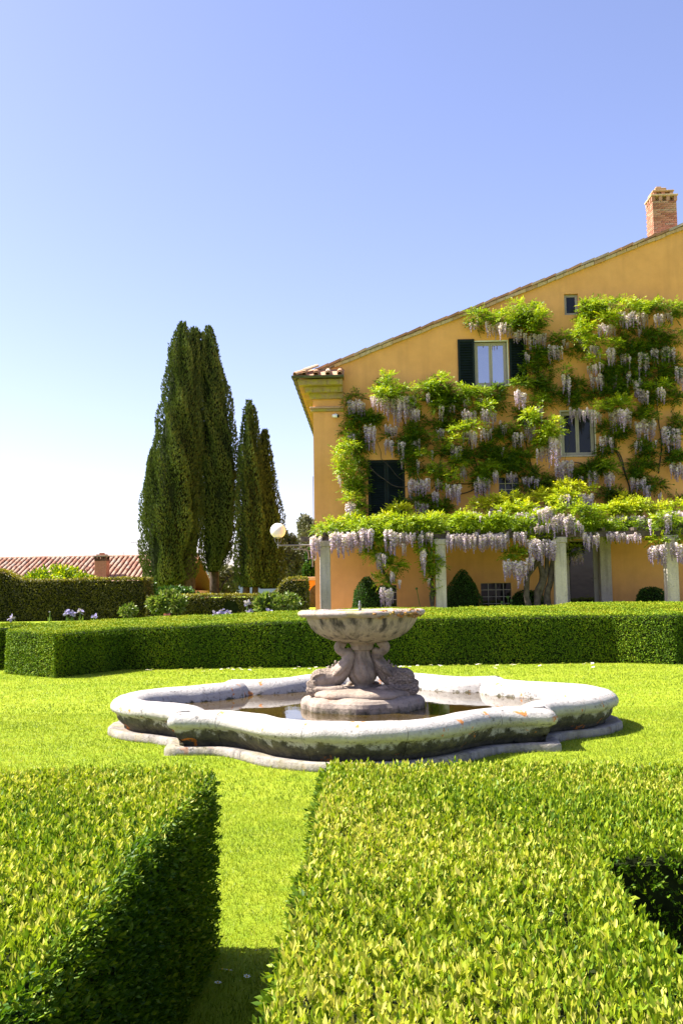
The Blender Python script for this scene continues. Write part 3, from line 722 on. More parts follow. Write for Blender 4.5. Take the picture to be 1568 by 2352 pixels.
# eave return: gutter, cornice courses, little pent roof with barrel tiles
ga = at(669, 863, 32.3); gb = at(789, 861, 32.3)
def gutter(name, a, b, r, parent):
    bm = bmesh.new(); a, b = Vector(a), Vector(b); d = (b - a).normalized(); s = d.cross(Vector((0, 0, 1))).normalized(); n = 9
    nseg = max(2, int((b - a).length / .8)); rings = []
    for i in range(nseg + 1):
        c = a + (b - a) * (i / nseg)
        o_ = [c + s * math.cos(t) * r + Vector((0, 0, -math.sin(t) * r)) for t in np.linspace(0, math.pi, n)]
        i_ = [c + s * math.cos(t) * (r - .008) + Vector((0, 0, -math.sin(t) * (r - .008))) for t in np.linspace(math.pi, 0, n)]
        rings.append([bm.verts.new(p) for p in o_ + i_])
    m = 2 * n
    for A, B in zip(rings[:-1], rings[1:]):
        for k in range(m): bm.faces.new((A[k], A[(k + 1) % m], B[(k + 1) % m], B[k]))
    bm.faces.new(rings[0]); bm.faces.new(rings[-1][::-1])
    return from_bm(name, bm, M['copper'], parent, smooth=False)
GZt = ga.z
gutter('gutter', (ga.x, 32.36, GZt), (gb.x, 32.36, GZt), .085, villa)
side = gutter('gutter', (ga.x + .09, 32.30, GZt - .003), (ga.x + .09, YB, GZt - .003), .088, villa)
for k in range(22):
    bm = bmesh.new(); pts = [(ga.x + .09 + math.cos(t) * .094, 32.7 + k * .8, GZt - math.sin(t) * .094) for t in np.linspace(0, math.pi, 9)]; tube(bm, pts, .010, 5); from_bm('gutter_strap', bm, M['copper'], side)
XE = gb.x - .05
for (ov, zl, zh) in ((.46, -.29, -.085), (.24, -.50, -.29), (.09, -.68, -.50)):
    bm = bmesh.new(); prof = [(XE, WY + .05), (XE, WY - ov), (XC - ov, WY - ov), (XC - ov, YB), (XC + .1, YB), (XC + .1, WY + .05)]
    lo = [bm.verts.new((x, y, GZt + zl + .002)) for x, y in prof]; hi = [bm.verts.new((x + (-.04 if x < XC else 0), y - (.04 if y < WY else 0), GZt + zh)) for x, y in prof]
    n = len(prof); bm.faces.new(lo[::-1]); bm.faces.new(hi)
    for k in range(n): bm.faces.new((lo[k], lo[(k + 1) % n], hi[(k + 1) % n], hi[k]))
    from_bm('cornice_course', bm, M['cornice'], villa)
# cornice blocks on the return face
for (ov, zl, zh, wid) in ((.46, -.28, -.095, .30), (.24, -.49, -.30, .24)):
    x = XC - ov + .02
    while x < XE - .08:
        w = min(wid * random.uniform(.8, 1.4), XE - .01 - x); boxobj('cornice_block', x, x + w - .008, WY - ov - .048, WY - ov + .1, GZt + zl, GZt + zh, M['cornice'], villa, .008); x += w
# soffit tiles along the side eave
for k in range(40):
    boxobj('soffit_tile', ga.x + .16, XC - .43, 32.60 + k * .42, 32.60 + k * .42 + .40, GZt - .02, GZt + .015, M['tile'], roof)
# pent roof of the return
bm = bmesh.new(); zr = GZt + .03
v = [bm.verts.new(p) for p in ((ga.x + .06, 32.42, zr), (gb.x, 32.42, zr), (gb.x, WY, zr + .30), (ga.x + .5, WY, zr + .34), (ga.x + .06, 32.42, zr - .05), (gb.x, 32.42, zr - .05), (gb.x, WY, zr - .05), (ga.x + .5, WY, zr - .05))]
for f in ((0, 1, 2, 3), (4, 7, 6, 5), (0, 4, 5, 1), (1, 5, 6, 2), (2, 6, 7, 3), (3, 7, 4, 0)): bm.faces.new([v[i] for i in f])
pent = from_bm('eave_return_roof', bm, M['tile_old'], villa)
def barrel(name, a, b, r0, r1, mat, parent, n=7, th=.014):
    bm = bmesh.new(); a, b = Vector(a), Vector(b); d = (b - a).normalized(); s = d.cross(Vector((0, 0, 1))).normalized(); u = s.cross(d)
    rings = []
    for c, r in ((a, r0), (b, r1)):
        rings.append([bm.verts.new(c + s * math.cos(t) * q + u * math.sin(t) * q) for q, tt in ((r, np.linspace(0, math.pi, n)), (r - th, np.linspace(math.pi, 0, n))) for t in tt])
    m = 2 * n
    for k in range(m): bm.faces.new((rings[0][k], rings[0][(k + 1) % m], rings[1][(k + 1) % m], rings[1][k]))
    bm.faces.new(rings[0]); bm.faces.new(rings[1][::-1])
    return from_bm(name, bm, mat, parent, smooth=False)
for k in range(4):
    xx = ga.x + .42 + k * .40
    if xx > gb.x - .1: break
    barrel('barrel_tile', (xx, 32.36, zr + .0), (xx, 32.70, zr + .14), .095, .085, M['tile_old'], pent)
    barrel('barrel_tile', (xx, 32.40, zr + .055), (xx, 32.78, zr + .215), .10, .085, M['tile_old'], pent)
    barrel('barrel_tile', (xx, 32.66, zr + .14), (xx, 33.0, zr + .30), .10, .085, M['tile_old'], pent)
barrel('hip_tile', (ga.x + .12, 32.36, zr - .01), (ga.x + .52, 32.66, zr + .20), .12, .10, M['tile_old'], pent)
barrel('hip_tile', (ga.x + .42, 32.60, zr + .16), (ga.x + .86, 32.93, zr + .40), .12, .10, M['tile_old'], pent)
# string moulding at the corner
mz = at(750, 935, WY)
for (z0, z1, pr, mt) in ((mz.z - .06, mz.z, .11, M['tile_old']), (mz.z - .16, mz.z - .062, .07, M['cornice'])):
    boxobj('string_moulding', XC - pr, at(790, 940, WY).x, WY - pr, WY + .1, z0, z1, mt, villa, .012)
# windows
def frame_bars(name, x0, x1, z0, z1, y, t, d, mat, parent):
    boxobj(name, x0, x0 + t, y, y + d, z0, z1, mat, parent); boxobj(name, x1 - t, x1, y, y + d, z0, z1, mat, parent)
    boxobj(name, x0 + t, x1 - t, y + .002, y + d - .002, z0, z0 + t, mat, parent); boxobj(name, x0 + t, x1 - t, y + .002, y + d - .002, z1 - t, z1, mat, parent)
def casement(h, gl, y=.09, leaves=2, t=.055):
    x0, x1, z0, z1 = h; yy = WY + y
    bm = bmesh.new(); box(bm, x0, x1, yy + .16, yy + .17, z0, z1); w = from_bm('window', bm, M['room'], villa)
    frame_bars('frame', x0 + .004, x1 - .004, z0 + .004, z1 - .004, yy, t, .06, M['taupe'], w)
    xi0, xi1 = x0 + t, x1 - t; wd = (xi1 - xi0) / leaves
    for k in range(leaves):
        a, b = xi0 + k * wd, xi0 + (k + 1) * wd
        frame_bars('sash', a + .004, b - .004, z0 + t + .003, z1 - t - .003, yy + .012, .055, .045, M['taupe'], w)
        boxobj('pane', a + .055, b - .055, yy + .03, yy + .036, z0 + t + .05, z1 - t - .05, gl, w)
    return w
casement(W_up, M['glass']); casement(W_small, M['glass_dim'], .10, 1, .03); casement(W_mid, M['glass_dim'])
for h in (W_up, W_mid): boxobj('sill', h[0] - .05, h[1] + .05, WY - .06, WY + .08, h[2] - .05, h[2] - .002, M['pillar'], villa, .006)
for h in (W_up, W_mid):       # pale painted band round the opening
    boxobj('window_surround', h[0] - .035, h[0], WY - .012, WY + .09, h[2], h[3] + .05, M['white'], villa); boxobj('window_surround', h[1], h[1] + .045, WY - .012, WY + .09, h[2], h[3] + .05, M['white'], villa)
    boxobj('window_surround', h[0] + .001, h[1] - .001, WY - .010, WY + .09, h[3], h[3] + .048, M['white'], villa)
def grid_window(h, nx, nz):
    x0, x1, z0, z1 = h; bm = bmesh.new(); box(bm, x0, x1, WY + .2, WY + .21, z0, z1); w = from_bm('window', bm, M['room'], villa)
    for k in range(nx):
        for j in range(nz):
            a = x0 + (x1 - x0) * k / nx; b = x0 + (x1 - x0) * (k + 1) / nx; c = z0 + (z1 - z0) * j / nz; d = z0 + (z1 - z0) * (j + 1) / nz
            boxobj('pane', a + .008, b - .008, WY + .14, WY + .146, c + .008, d - .008, M['glass_dim'], w)
    for k in range(nx + 1):
        xx = x0 + (x1 - x0) * k / nx; boxobj('bar', max(x0 + .002, xx - .012), min(x1 - .002, xx + .012), WY + .07, WY + .095, z0 + .001, z1 - .001, M['bar'], w)
    for k in range(nz + 1):
        zz = z0 + (z1 - z0) * k / nz; boxobj('bar', x0 + .003, x1 - .003, WY + .073, WY + .092, max(z0 + .002, zz - .012), min(z1 - .002, zz + .012), M['bar'], w)
grid_window(W_grid, 3, 3); grid_window(W_low1, 3, 3); grid_window(W_low2, 4, 4)
def shutter(x0, x1, z0, z1, y, slats, parent, rail=False):
    s = bpy.data.objects.new('shutter', None); s.parent = parent; COL.objects.link(s); s.location = Vector(((x0 + x1) / 2, y, z0)) - wloc(parent); s.empty_display_size = .1
    t = .075
    for a, b, c, d in ((x0, x0 + t, z0, z1), (x1 - t, x1, z0, z1)): boxobj('stile', a, b, y - .02, y + .02, c, d, M['shutter'], s, .004)
    zs = [z0, (z0 + z1) / 2, z1] if rail else [z0, z1]
    for k, zz in enumerate(zs):
        c = zz if k == 0 else (zz - .04 if k < len(zs) - 1 else zz - .09); boxobj('rail', x0 + t + .001, x1 - t - .001, y - .018, y + .018, c + .001, c + .088, M['shutter'], s, .003)
    boxobj('backing', x0 + t, x1 - t, y + .021, y + .027, z0, z1, M['shutter'], s)
    for k in range(slats):
        zz = z0 + .10 + (z1 - z0 - .2) * (k + .5) / slats; h = (z1 - z0 - .2) / slats * .5
        bm = bmesh.new(); box(bm, x0 + t + .002, x1 - t - .002, -.004, .004, -h * 1.25, h * 1.25); bmesh.ops.rotate(bm, cent=(0, 0, 0), matrix=Matrix.Rotation(R(-32), 3, 'X'), verts=bm.verts[:]); bmesh.ops.translate(bm, vec=(0, y, zz), verts=bm.verts[:])
        from_bm('slat', bm, M['shutter'], s)
    return s
r_ = rect(1051, 780, 1090, 887); shutter(r_[0], r_[1] - .01, r_[2], r_[3], WY - .045, 16, villa)
r_ = rect(1168, 778, 1207, 884); shutter(r_[0] + .01, r_[1], r_[2], r_[3], WY - .045, 16, villa)
xm = (W_shut[0] + W_shut[1]) / 2
shutter(W_shut[0] + .004, xm - .004, W_shut[2] + .004, W_shut[3] - .004, WY + .05, 24, villa); shutter(xm + .004, W_shut[1] - .004, W_shut[2] + .004, W_shut[3] - .004, WY + .05, 24, villa)
# door with stone surround
x0, x1, z0, z1 = W_door
jl = at(1286, 1320, WY).x; jr = at(1402, 1330, WY).x
boxobj('door_jamb', jl, x0 + .03, WY - .14, WY + .26, GZ, z1 + .02, M['pillar'], villa, .01); boxobj('door_jamb', x1 - .03, jr, WY - .14, WY + .26, GZ, z1 + .02, M['pillar'], villa, .01)
boxobj('door_lintel', jl - .05, jr + .05, WY - .16, WY + .26, z1 + .022, z1 + .24, M['pillar'], villa, .01)
bm = bmesh.new(); box(bm, x0 + .03, x1 - .03, WY + .40, WY + .41, GZ, z1); door = from_bm('door', bm, M['room'], villa)
frame_bars('frame', x0 + .035, x1 - .035, GZ + .02, z1 + .01, WY + .19, .06, .07, M['taupe'], door)
boxobj('pane', x0 + .12, x1 - .18, WY + .215, WY + .222, GZ + .17, z1 - .06, M['glass_door'], door)
boxobj('bottom_rail', x0 + .096, x1 - .096, WY + .195, WY + .245, GZ + .08, GZ + .17, M['taupe'], door); boxobj('stile', x1 - .18, x1 - .097, WY + .195, WY + .245, GZ + .171, z1 - .055, M['taupe'], door)
boxobj('handle', x1 - .24, x1 - .13, WY + .13, WY + .15, GZ + 1.08, GZ + 1.10, M['iron'], door, .004)
# chimney of brick with an open brick hood
cx0, cx1, cy0, cy1 = 10.02, 10.86, 33.42, 34.15
cz0 = wall_top(cx0) - .2; czt = at(1528, 461, 33.42).z
bm = bmesh.new(); box(bm, cx0 + .014, cx1 - .014, cy0 + .014, cy1 - .014, cz0, czt); chim = from_bm('chimney', bm, M['mortar'], villa)
def shared_box(name, sx, sy, sz, mat):
    bm = bmesh.new(); box(bm, -sx / 2, sx / 2, -sy / 2, sy / 2, -sz / 2, sz / 2); bevel(bm, .005); me = bpy.data.meshes.new(name); bm.to_mesh(me); bm.free(); me.materials.append(mat); return me
BR = shared_box('brick', .255, .07, .058, M['brick']); BRS = shared_box('brick_side', .07, .225, .058, M['brick'])
def putbrick(me, x, y, z, parent, sx=1, rz=0):
    o = bpy.data.objects.new('brick', me); COL.objects.link(o); o.parent = parent; o.location = Vector((x, y, z)) - wloc(parent); o.scale = (sx, 1, 1); o.rotation_euler = (random.uniform(-.02, .02), random.uniform(-.012, .012), rz + random.uniform(-.02, .02)); return o
nc = int((czt - cz0) / .072)
for j in range(nc):
    z = czt - .036 - j * .072
    w = cx1 - cx0
    if j % 2 == 0:
        for k in range(3): putbrick(BR, cx0 + w * (k + .5) / 3, cy0 + .03, z, chim, (w / 3 - .012) / .255)
    else:
        e = [0, .14, .14 + w / 3, .14 + 2 * w / 3 - .0, w]
        for a, b in zip(e[:-1], e[1:]): putbrick(BR, cx0 + (a + b) / 2, cy0 + .03, z, chim, (b - a - .012) / .255)
    for k in range(3): putbrick(BRS, cx0 + .03, cy0 + .15 + (k + (.0 if j % 2 else .25)) * .235, z, chim)
def tier(xa, xb, ya, yb, z, h, nposts, slab):
    n = nposts
    for k in range(n):
        xx = xa + (xb - xa - .11) * k / (n - 1)
        for yy in (ya, yb - .11): boxobj('hood_post', xx, xx + .11, yy, yy + .11, z, z + h, M['brick'], chim, .006)
    for yy in (ya + (yb - ya) * .33, ya + (yb - ya) * .62):
        for xx in (xa, xb - .11): boxobj('hood_post', xx, xx + .11, yy - .05, yy + .05, z, z + h, M['brick'], chim, .006)
    boxobj('hood_slab', xa - .03, xb + .03, ya - .03, yb + .03, z + h + .001, z + h + slab, M['verge'], chim, .008)
tier(cx0 - .02, cx1 + .02, cy0 - .02, cy1 + .02, czt + .002, .17, 4, .06)
tier(cx0 + .08, cx1 - .08, cy0 + .08, cy1 - .08, czt + .235, .13, 3, .055)
boxobj('hood_top', cx0 + .18, cx1 - .27, cy0 + .2, cy1 - .2, czt + .422, czt + .56, M['verge'], chim, .012); boxobj('hood_top', cx0 + .24, cx1 - .42, cy0 + .28, cy1 - .28, czt + .562, czt + .64, M['brick'], chim, .01)
# sewer pipe / cable at the corner
bm = bmesh.new(); q = at(719.5, 1105, WY + .3); tube(bm, [(q.x - .01, WY + .3, at(719, 1105, WY).z + .2), (q.x - .012, WY + .3, at(719, 1200, WY).z)], .012, 6); from_bm('cable', bm, M['iron'], villa)

# security camera
q = at(771, 958, WY)
sc_ = thing('security_camera', (q.x, WY, q.z), 'small white bullet security camera on the ochre wall under the eave', 'camera')
bm = bmesh.new(); tube(bm, [(q.x - .10, WY - .14, q.z + .02), (q.x + .07, WY - .20, q.z)], [.055, .06], 14); from_bm('body', bm, M['plastic_w'], sc_, True)
bm = bmesh.new(); tube(bm, [(q.x + .071, WY - .2005, q.z), (q.x + .10, WY - .212, q.z - .003)], [.055, .055], 14); from_bm('lens_face', bm, M['black'], sc_)
bm = bmesh.new(); tube(bm, [(q.x, WY, q.z + .10), (q.x, WY - .08, q.z + .10), (q.x - .01, WY - .16, q.z + .05)], .018, 8); from_bm('bracket', bm, M['plastic_w'], sc_)

# wall lamp
LY = 33.6
gc = at(638.3, 1219.1, LY); hb = at(639, 1245, LY)
lamp = thing('wall_lamp', (XC, LY, gc.z - .55), 'white globe lamp on a grey wrought iron bracket at the villa corner', 'lamp')
bm = bmesh.new(); bmesh.ops.create_uvsphere(bm, u_segments=40, v_segments=24, radius=.262, matrix=Matrix.Translation(gc)); from_bm('globe', bm, M['globe'], lamp, True)
def zp(x, y): v_ = at((960 + x / 6.19) / 1.5944, (1850 + y / 6.19) / 1.5944, LY); return v_
bm = bmesh.new(); z_ = zp(357, 745); lathe(bm, [(.13, z_.z), (.135, z_.z + .02), (.12, z_.z + .035), (.03, z_.z + .04)], 20, None, gc.x, LY); from_bm('collar', bm, M['iron'], lamp)
for s in (-1, 1):
    bm = bmesh.new(); tube(bm, spline([(gc.x + s * .12, LY, z_.z), (gc.x + s * .11, LY, z_.z - .07), (gc.x + s * .07, LY, z_.z - .16), (gc.x, LY, z_.z - .18)], 12), .012, 6); from_bm('cradle', bm, M['iron'], lamp)
bm = bmesh.new(); e = zp(360, 985); lathe(bm, [(.006, e.z), (.022, e.z + .04), (.012, e.z + .07), (.03, e.z + .10), (.03, e.z + .14), (.014, e.z + .16), (.012, z_.z)], 12, None, gc.x, LY); from_bm('stem', bm, M['iron'], lamp)
a1 = zp(360, 915); a2 = zp(1215, 912)
bm = bmesh.new(); tube(bm, [a1, Vector((XC + .02, LY, a1.z))], .028, 8); from_bm('arm', bm, M['iron'], lamp)
bm = bmesh.new(); c_ = zp(850, 915); lathe(bm, [(.005, c_.z + .10), (.02, c_.z + .06), (.012, c_.z + .04), (.03, c_.z + .01), (.03, c_.z - .02), (.014, c_.z - .06), (.028, c_.z - .13), (.012, c_.z - .16), (.004, c_.z - .20)], 12, None, c_.x, LY); from_bm('finial', bm, M['iron'], lamp)
bm = bmesh.new(); tube(bm, spline([zp(700, 1000), zp(850, 1000), zp(960, 1010), zp(1030, 1060), zp(1050, 1140), zp(1045, 1230)], 24), .025, 7); from_bm('scroll', bm, M['iron'], lamp)
bm = bmesh.new(); rc = zp(1065, 985); tube(bm, [rc + Vector((math.cos(t) * .08, 0, math.sin(t) * .08)) for t in np.linspace(0, 2 * math.pi, 20)], .013, 6); from_bm('ring', bm, M['iron'], lamp)
bm = bmesh.new(); tube(bm, [zp(1140, 905), zp(1142, 1400)], .03, 8); from_bm('wall_post', bm, M['iron'], lamp)
bm = bmesh.new(); tube(bm, [zp(1030, 1210), Vector((XC + .01, LY, zp(1100, 1210).z))], .022, 8); from_bm('crosspiece', bm, M['iron'], lamp)

# arched garden wall beyond the corner
AY = 40.0
al = at(705, 1340, AY).x; atop = at(712, 1333, AY).z; asp = at(712, 1368, AY).z; aj = at(707.5, 1380, AY).x; arad = 1.05
bm = bmesh.new(); acx = aj + arad
n = 20; outer = [(al, .9), (al, atop), (aj + 2 * arad + .6, atop), (aj + 2 * arad + .6, .9)]
arc = [(acx + arad * math.cos(t), asp + (arad * .62) * math.sin(t)) for t in np.linspace(0, math.pi, n)]
poly = [(al, .9), (aj, .9)] + arc[::-1] + [(aj + 2 * arad, .9), (aj + 2 * arad + .6, .9), (aj + 2 * arad + .6, atop), (al, atop)]
A = [bm.verts.new((x, AY, z)) for x, z in poly]; B = [bm.verts.new((x, AY + .4, z)) for x, z in poly]
bm.faces.new(A); bm.faces.new(B[::-1])
for k in range(len(poly)): bm.faces.new((A[k], A[(k + 1) % len(poly)], B[(k + 1) % len(poly)], B[k]))
arch = thing('garden_wall', (al, AY, .9), 'orange plastered wall with an arched opening beyond the villa corner', 'wall')
from_bm('wall', bm, M['stucco2'], arch); boxobj('coping', al - .6, aj + 2 * arad + .65, AY - .06, AY + .46, atop + .002, atop + .14, M['tile_old'], arch, .01)

# ------------------------------------------------------------------ pergola
PY = 30.4
perg = thing('pergola', (0, PY, GZ), 'timber pergola on square travertine pillars along the villa front', 'pergola')
zb = at(1100, 1228, PY).z
for (xa, xb) in ((735, 759), (1000, 1023), (1270, 1301), (1524, 1557)):
    cx = at((xa + xb) / 2, 1330, PY).x; w = .32 if xa < 1200 else .36
    boxobj('pillar', cx - w / 2, cx + w / 2, PY - w / 2, PY + w / 2, GZ - .2, zb - .30, M['pillar'], perg, .012)
    boxobj('capital', cx - w / 2 - .03, cx + w / 2 + .03, PY - w / 2 - .03, PY + w / 2 + .03, zb - .298, zb - .12, M['pillar'], perg, .012)
def timber(name, a, b, w, h, parent, amp=.02):
    bm = bmesh.new(); a, b = Vector(a), Vector(b); n = max(3, int((b - a).length / .25)); d = (b - a).normalized(); s = d.cross(Vector((0, 0, 1))).normalized(); rings = []
    for i in range(n + 1):
        c = a + (b - a) * (i / n); rings.append([bm.verts.new(c + s * x * w + Vector((0, 0, z * h))) for x, z in ((-.5, -.5), (.5, -.5), (.5, .5), (-.5, .5))])
    for A, B in zip(rings[:-1], rings[1:]):
        for k in range(4): bm.faces.new((A[k], A[(k + 1) % 4], B[(k + 1) % 4], B[k]))
    bm.faces.new(rings[0]); bm.faces.new(rings[-1][::-1]); jitter(bm, amp, 2.5)
    return from_bm(name, bm, M['wood'], perg)
xl = at(690, 1225, PY).x; xr = 12.0
cuts = [xl, at(1010, 1222, PY).x, at(1285, 1222, PY).x, at(1540, 1222, PY).x, xr]
for k, (a, b) in enumerate(zip(cuts[:-1], cuts[1:])): timber('beam', (a + .01, PY, zb - .04 + random.uniform(-.02, .02)), (b - .01, PY, zb - .04 + random.uniform(-.02, .02)), .16, .155, perg)
x = xl + .75
while x < xr: timber('rafter', (x, PY - .25, zb + .09), (x + random.uniform(-.1, .1), WY - .02, zb + .14), .085, .10, perg); x += .95

# ------------------------------------------------------------------ wisteria
def Z3(x, y): return ((1050 + x / 1.96) / 1.5944, (1250 + y / 1.96) / 1.5944)
def Z4(x, y): return ((1650 + x / 1.8447) / 1.5944, (650 + y / 1.8447) / 1.5944)
def Z5(x, y): return ((1650 + x / 1.8447) / 1.5944, (1650 + y / 1.8447) / 1.5944)
SC = {3: 1 / 1.96 / 1.5944, 4: 1 / 1.8447 / 1.5944, 5: 1 / 1.8447 / 1.5944}; ZF = {3: Z3, 4: Z4, 5: Z5}
# leaf clumps: zone, x, y, rx, ry, how far it stands out (0 hugging the wall .. 2 well out in the sun)
WALL_L = [(3, *t) for t in [(490, 395, 65, 30, 0), (490, 540, 70, 60, 0), (580, 550, 100, 35, 0), (470, 640, 80, 50, 0), (420, 690, 30, 20, 1), (440, 760, 70, 50, 2), (540, 760, 40, 60, 0), (390, 810, 60, 40, 2), (400, 910, 80, 55, 2),
    (520, 900, 70, 60, 0), (440, 980, 60, 40, 1), (470, 1050, 90, 50, 1), (530, 990, 50, 50, 0), (470, 1130, 60, 40, 2), (520, 1190, 60, 40, 0), (500, 1250, 50, 30, 1), (720, 255, 50, 22, 2), (740, 300, 50, 30, 1), (660, 350, 60, 30, 1), (720, 370, 110, 40, 2), (850, 360, 80, 35, 1),
    (900, 460, 60, 35, 1), (620, 540, 60, 30, 0), (960, 570, 40, 40, 0), (900, 620, 80, 40, 0), (900, 690, 90, 50, 0), (740, 680, 50, 25, 0), (870, 770, 90, 60, 0), (960, 810, 60, 30, 1), (870, 870, 50, 40, 0), (920, 940, 90, 30, 0), (1070, 930, 70, 50, 1),
    (960, 1120, 70, 40, 0), (830, 1140, 50, 25, 0), (1100, 1180, 90, 50, 0), (1190, 960, 50, 30, 2), (1180, 1020, 40, 30, 1), (1010, 330, 70, 40, 1), (1110, 270, 60, 30, 2), (1080, 340, 110, 60, 0), (1150, 420, 90, 60, 0), (1090, 470, 50, 40, 1), (1180, 530, 80, 40, 0),
    (1100, 600, 60, 30, 0), (1060, 690, 60, 25, 1), (1100, 800, 60, 40, 0)]]
WALL_R = [(3, *t) for t in [(1240, 630, 80, 25, 2), (1330, 610, 100, 25, 2), (1340, 470, 60, 30, 1), (1440, 470, 60, 25, 2), (1250, 345, 40, 30, 1), (1300, 370, 60, 40, 1), (1390, 360, 60, 35, 1), (1500, 370, 70, 60, 0), (1440, 760, 60, 40, 0), (1200, 710, 50, 30, 2),
    (1300, 820, 90, 50, 0), (1240, 870, 70, 35, 1), (1480, 910, 60, 30, 1), (1390, 960, 50, 40, 1), (1520, 660, 60, 40, 0), (1500, 820, 50, 40, 0)]]
WALL_R += [(4, *t) for t in [(170, 930, 70, 35, 1), (270, 940, 60, 30, 1), (350, 945, 80, 35, 2), (440, 870, 60, 35, 2), (560, 900, 60, 50, 1), (600, 940, 50, 50, 2), (480, 960, 70, 40, 0), (470, 1010, 60, 40, 0), (550, 1030, 60, 30, 1), (570, 1180, 90, 50, 0), (530, 1300, 70, 50, 0),
    (640, 1300, 25, 60, 0), (620, 1210, 50, 40, 0), (710, 1100, 60, 35, 0), (760, 1060, 40, 20, 1), (620, 1390, 60, 50, 0), (480, 1390, 80, 35, 1), (590, 1510, 60, 40, 1), (620, 1450, 50, 30, 0), (500, 1600, 100, 40, 0), (540, 1610, 60, 40, 2), (690, 1660, 60, 35, 2), (670, 1720, 90, 50, 2),
    (440, 1690, 60, 30, 1), (590, 1800, 50, 40, 1), (380, 1730, 60, 40, 0), (360, 1900, 80, 60, 0), (700, 1450, 50, 25, 0), (770, 1310, 40, 20, 1), (850, 1400, 70, 40, 0), (860, 1480, 90, 50, 0), (980, 1550, 40, 30, 2), (470, 1880, 90, 50, 0), (260, 1850, 60, 40, 0)]]
WALL_R += [(4, *t) for t in [(1010, 840, 60, 25, 2), (930, 880, 70, 50, 1), (1110, 850, 60, 30, 1), (980, 890, 80, 40, 0), (910, 930, 50, 40, 1), (1060, 950, 80, 35, 2), (900, 1000, 60, 35, 2), (890, 1060, 60, 35, 2), (1220, 870, 100, 40, 2), (1380, 870, 80, 40, 1), (1500, 880, 50, 30, 1), (1550, 900, 40, 40, 1),
    (960, 1110, 80, 40, 2), (1090, 1125, 50, 30, 2), (980, 1220, 60, 30, 2), (860, 1185, 60, 20, 0), (1330, 1060, 60, 40, 0), (1430, 1100, 60, 35, 0), (1550, 1070, 40, 30, 1), (1430, 1030, 30, 20, 1), (1280, 1160, 60, 40, 0), (1380, 1150, 60, 40, 0), (1160, 1100, 50, 40, 0), (1180, 1170, 60, 40, 0),
    (1290, 1240, 60, 30, 0), (1060, 1290, 50, 40, 0), (1180, 1290, 60, 40, 0), (1100, 1310, 60, 40, 0), (1530, 1250, 50, 40, 0), (1390, 1320, 80, 50, 0), (1280, 1330, 60, 40, 0), (1420, 1400, 50, 25, 2), (1310, 1420, 50, 30, 1), (1080, 1380, 70, 40, 0), (1150, 1400, 60, 40, 0), (1060, 1460, 80, 40, 0),
    (1140, 1450, 60, 40, 0), (1500, 1480, 60, 40, 0), (1150, 1530, 90, 50, 2), (1300, 1600, 80, 40, 0), (1340, 1600, 40, 25, 1), (1530, 1650, 60, 40, 0), (1490, 1740, 70, 30, 0), (1040, 1700, 60, 50, 0), (1160, 1700, 60, 40, 0), (1040, 1850, 70, 40, 0), (960, 1950, 70, 40, 0), (1070, 1950, 60, 35, 1),
    (1290, 1800, 50, 50, 0), (1320, 1870, 60, 50, 0), (1510, 1880, 60, 40, 0), (1230, 1400, 50, 60, 0), (1480, 1340, 50, 50, 0), (1230, 1000, 60, 40, 0), (1420, 1220, 60, 40, 0), (1380, 1500, 60, 40, 0)]]
WALL_R += [(5, *t) for t in [(390, 100, 80, 50, 0), (270, 110, 70, 35, 1), (540, 150, 80, 50, 0), (200, 150, 60, 40, 0), (960, 110, 70, 30, 0), (1060, 100, 50, 30, 1), (860, 160, 60, 40, 0), (640, 220, 70, 50, 0), (520, 260, 90, 40, 0), (1280, 100, 80, 50, 0), (1270, 170, 60, 40, 0), (1380, 230, 60, 30, 0), (1230, 310, 60, 30, 0), (1080, 290, 100, 40, 0), (1520, 40, 60, 40, 0), (1520, 320, 40, 20, 0)]]
PERG_L = [(3, *t) for t in [(240, 1345, 70, 20, 0), (330, 1320, 80, 30, 1), (470, 1300, 90, 40, 1), (590, 1320, 70, 40, 0), (800, 1220, 100, 50, 2), (720, 1290, 90, 50, 1), (850, 1310, 110, 40, 0), (1020, 1310, 110, 45, 0), (1060, 1280, 90, 40, 1), (1240, 1290, 70, 40, 1), (1000, 1370, 60, 30, 0), (760, 1350, 60, 25, 0)]]
PERG_L += [(3, *t) for t in [(680, 1420, 90, 60, 0), (600, 1520, 60, 40, 0), (700, 1540, 60, 40, 0), (770, 1610, 80, 50, 0), (690, 1720, 60, 40, 0)]]
PILL = [(3, *t) for t in [(990, 1440, 60, 60, 0), (1000, 1490, 60, 40, 0), (1050, 1590, 70, 50, 0), (1040, 1640, 60, 40, 0), (1030, 1700, 40, 30, 0), (1080, 1785, 30, 15, 0)]]
PERG_R = [(3, 1320, 1300, 100, 40, 1), (3, 1480, 1300, 100, 35, 0)]
PERG_R += [(5, *t) for t in [(200, 370, 70, 35, 2), (300, 350, 80, 40, 2), (420, 340, 120, 45, 2), (380, 400, 80, 30, 1), (500, 400, 70, 50, 1), (80, 470, 100, 40, 0), (250, 480, 100, 30, 0), (380, 470, 80, 30, 0), (640, 310, 90, 50, 2), (780, 250, 80, 40, 2), (760, 330, 100, 60, 1), (910, 260, 60, 30, 2), (700, 410, 60, 30, 0),
    (860, 400, 60, 40, 0), (970, 440, 60, 50, 0), (930, 480, 50, 40, 0), (1170, 340, 60, 40, 2), (1080, 390, 60, 40, 1), (1150, 400, 120, 45, 1), (1280, 380, 70, 40, 1), (1420, 400, 80, 40, 1), (1530, 390, 40, 30, 1), (1440, 460, 90, 30, 0), (560, 470, 60, 40, 0),
    (1400, 600, 80, 28, 0), (1530, 590, 40, 40, 0), (570, 590, 60, 20, 0), (660, 595, 50, 20, 0), (440, 700, 80, 40, 0), (830, 670, 50, 30, 3)]]
